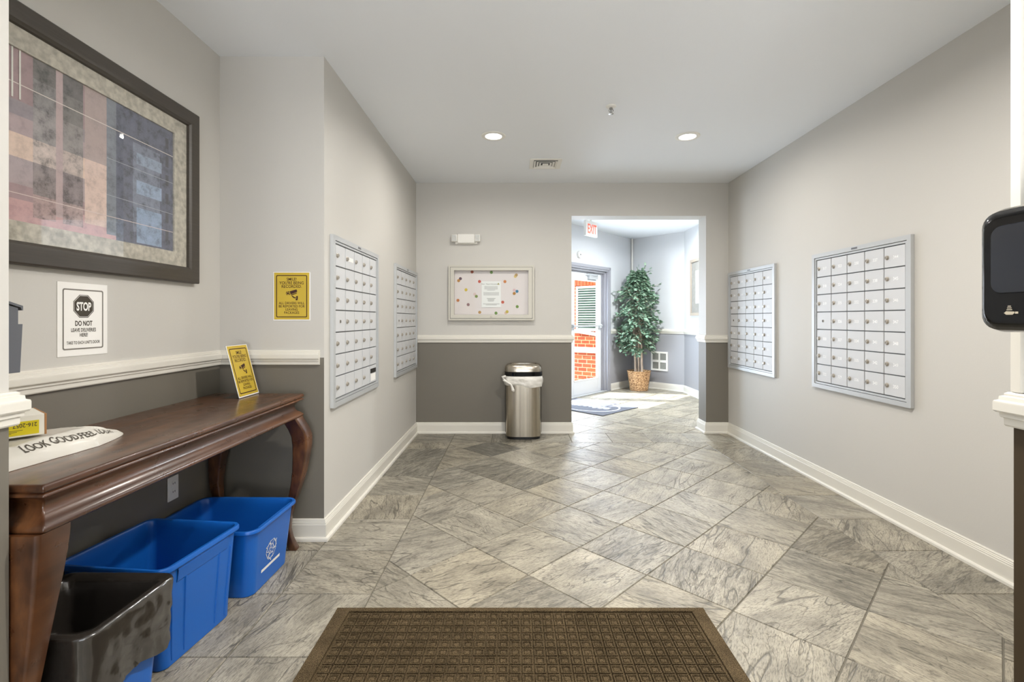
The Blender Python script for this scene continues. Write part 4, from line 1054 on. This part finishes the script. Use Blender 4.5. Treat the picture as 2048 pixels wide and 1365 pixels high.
for k in range(1, 15):
    f = k/14; L.append(bagloop(W3-.062-.07*f, D3-.062-.07*f, H3-.02-.32*f, .012*min(1, f*2), 9, .01))
mb.loft(L, False, True)
for v in mb.bm.verts:
    if v.co.z < .03: v.co.z = .03+abs(v.co.z-.03)*.2
mb.build('black_liner', pm('black_bag_film', rgb(44, 40, 36), .2, bump=.35, bscale=16, coat=.6, spec=.8), t, angle=80)

# ------------------------------------------------------------------ brown mat
t = thing('floor_mat', 'brown waffle-pattern entrance mat on the floor in front of the camera', 'mat', (.023, 1.62, .0008))
mw, md = 1.575, .915
m = NT('brown_mat_pile'); tc = m.n('ShaderNodeTexCoord'); nz = m.n('ShaderNodeTexNoise'); nz.inputs['Scale'].default_value = 420; nz.inputs['Detail'].default_value = 3; m.l(tc.outputs['Object'], nz.inputs['Vector'])
n2 = m.n('ShaderNodeTexNoise'); n2.inputs['Scale'].default_value = 9; n2.inputs['Detail'].default_value = 4; m.l(tc.outputs['Object'], n2.inputs['Vector'])
c = m.ramp(nz.outputs[0], [(.36, rgb(48, 38, 24)), (.5, rgb(80, 67, 47)), (.64, rgb(120, 104, 78))])
c2 = m.ramp(n2.outputs[0], [(.35, (.78, .76, .72, 1)), (.65, (1.12, 1.1, 1.08, 1))])
m.l(m.mix(1, c, c2, 'MULTIPLY'), m.b.inputs['Base Color']); m.b.inputs['Roughness'].default_value = .95; m.b.inputs['Specular IOR Level'].default_value = .15
m.bump(nz.outputs[0], .8, .004)
mb = MB(); mb.box(-mw/2, mw/2, -md/2, md/2, 0, .002, bev=.0008)
# raised rim
for x0, x1, y0, y1 in ((-mw/2+.004, mw/2-.004, md/2-.03, md/2-.006), (-mw/2+.004, mw/2-.004, -md/2+.006, -md/2+.03), (-mw/2+.006, -mw/2+.062, -md/2+.03, md/2-.03), (mw/2-.062, mw/2-.006, -md/2+.03, md/2-.03)):
    mb.box(x0, x1, y0, y1, .001, .0115, bev=.002)
nx_, ny_ = 32, 19; px_ = (mw-.14)/nx_; py_ = (md-.085)/ny_
for i in range(nx_):
    for j in range(ny_):
        cx = -mw/2+.07+px_*(i+.5); cy = -md/2+.0425+py_*(j+.5); a = px_*.43; b_ = py_*.43
        prof = [(1, .001), (.97, .012), (.82, .0125), (.76, .011), (.70, .005), (.58, .005), (.46, .010), (.25, .0115)]
        mb.loft([[(cx-a*s_, cy-b_*s_, z), (cx+a*s_, cy-b_*s_, z), (cx+a*s_, cy+b_*s_, z), (cx-a*s_, cy+b_*s_, z)] for s_, z in prof], False, True, smooth=False)
mb.build('waffle_pile', m.m, t, angle=30)

# ------------------------------------------------------------------ black dispenser on the near right wall
t = thing('hand_dispenser', 'glossy black touchless dispenser on the near right wall', 'dispenser', (NXR, .89, 1.345), -PI/2)
def dl(y, w, z0, z1, r): return [(x, y, z) for x, z in rrect(-w, w, z0, z1, r, 6)]
mb = MB(); mb.loft([dl(-.001, .135, -.118, .135, .02), dl(-.12, .138, -.122, .138, .022), dl(-.19, .138, -.122, .132, .03), dl(-.215, .130, -.116, .122, .03), dl(-.226, .112, -.10, .105, .03)]); mb.build('housing', M_GLOSSBLACK, t, angle=50)
mb = MB(); mb.loft([dl(-.2255, .098, -.045, .092, .02), dl(-.230, .096, -.043, .090, .02), dl(-.231, .080, -.030, .078, .02)]); mb.build('viewing_window', pm('smoked_window', rgb(34, 37, 44), .12), t, angle=40)
mb = MB(); hxp, hzp = -.062, -.084
def V2(pts): mb.face([(hxp+a, -.2268, hzp+b_) for a, b_ in pts])
for k in range(3):
    w_ = .006-.0012*k; z_ = .006+.0035*k; V2([(-w_, z_), (w_, z_), (w_*.8, z_+.0016), (-w_*.8, z_+.0016)])
V2([(-.011, 0), (.010, 0), (.010, .003), (-.006, .004)]); V2([(-.006, -.003), (.006, -.003), (.010, 0), (-.010, 0)]); V2([(.011, -.001), (.017, -.001), (.017, .003), (.011, .003)])
mb.build('hand_symbol', pm('silver_print', rgb(190, 180, 160), .4), t, smooth=False)
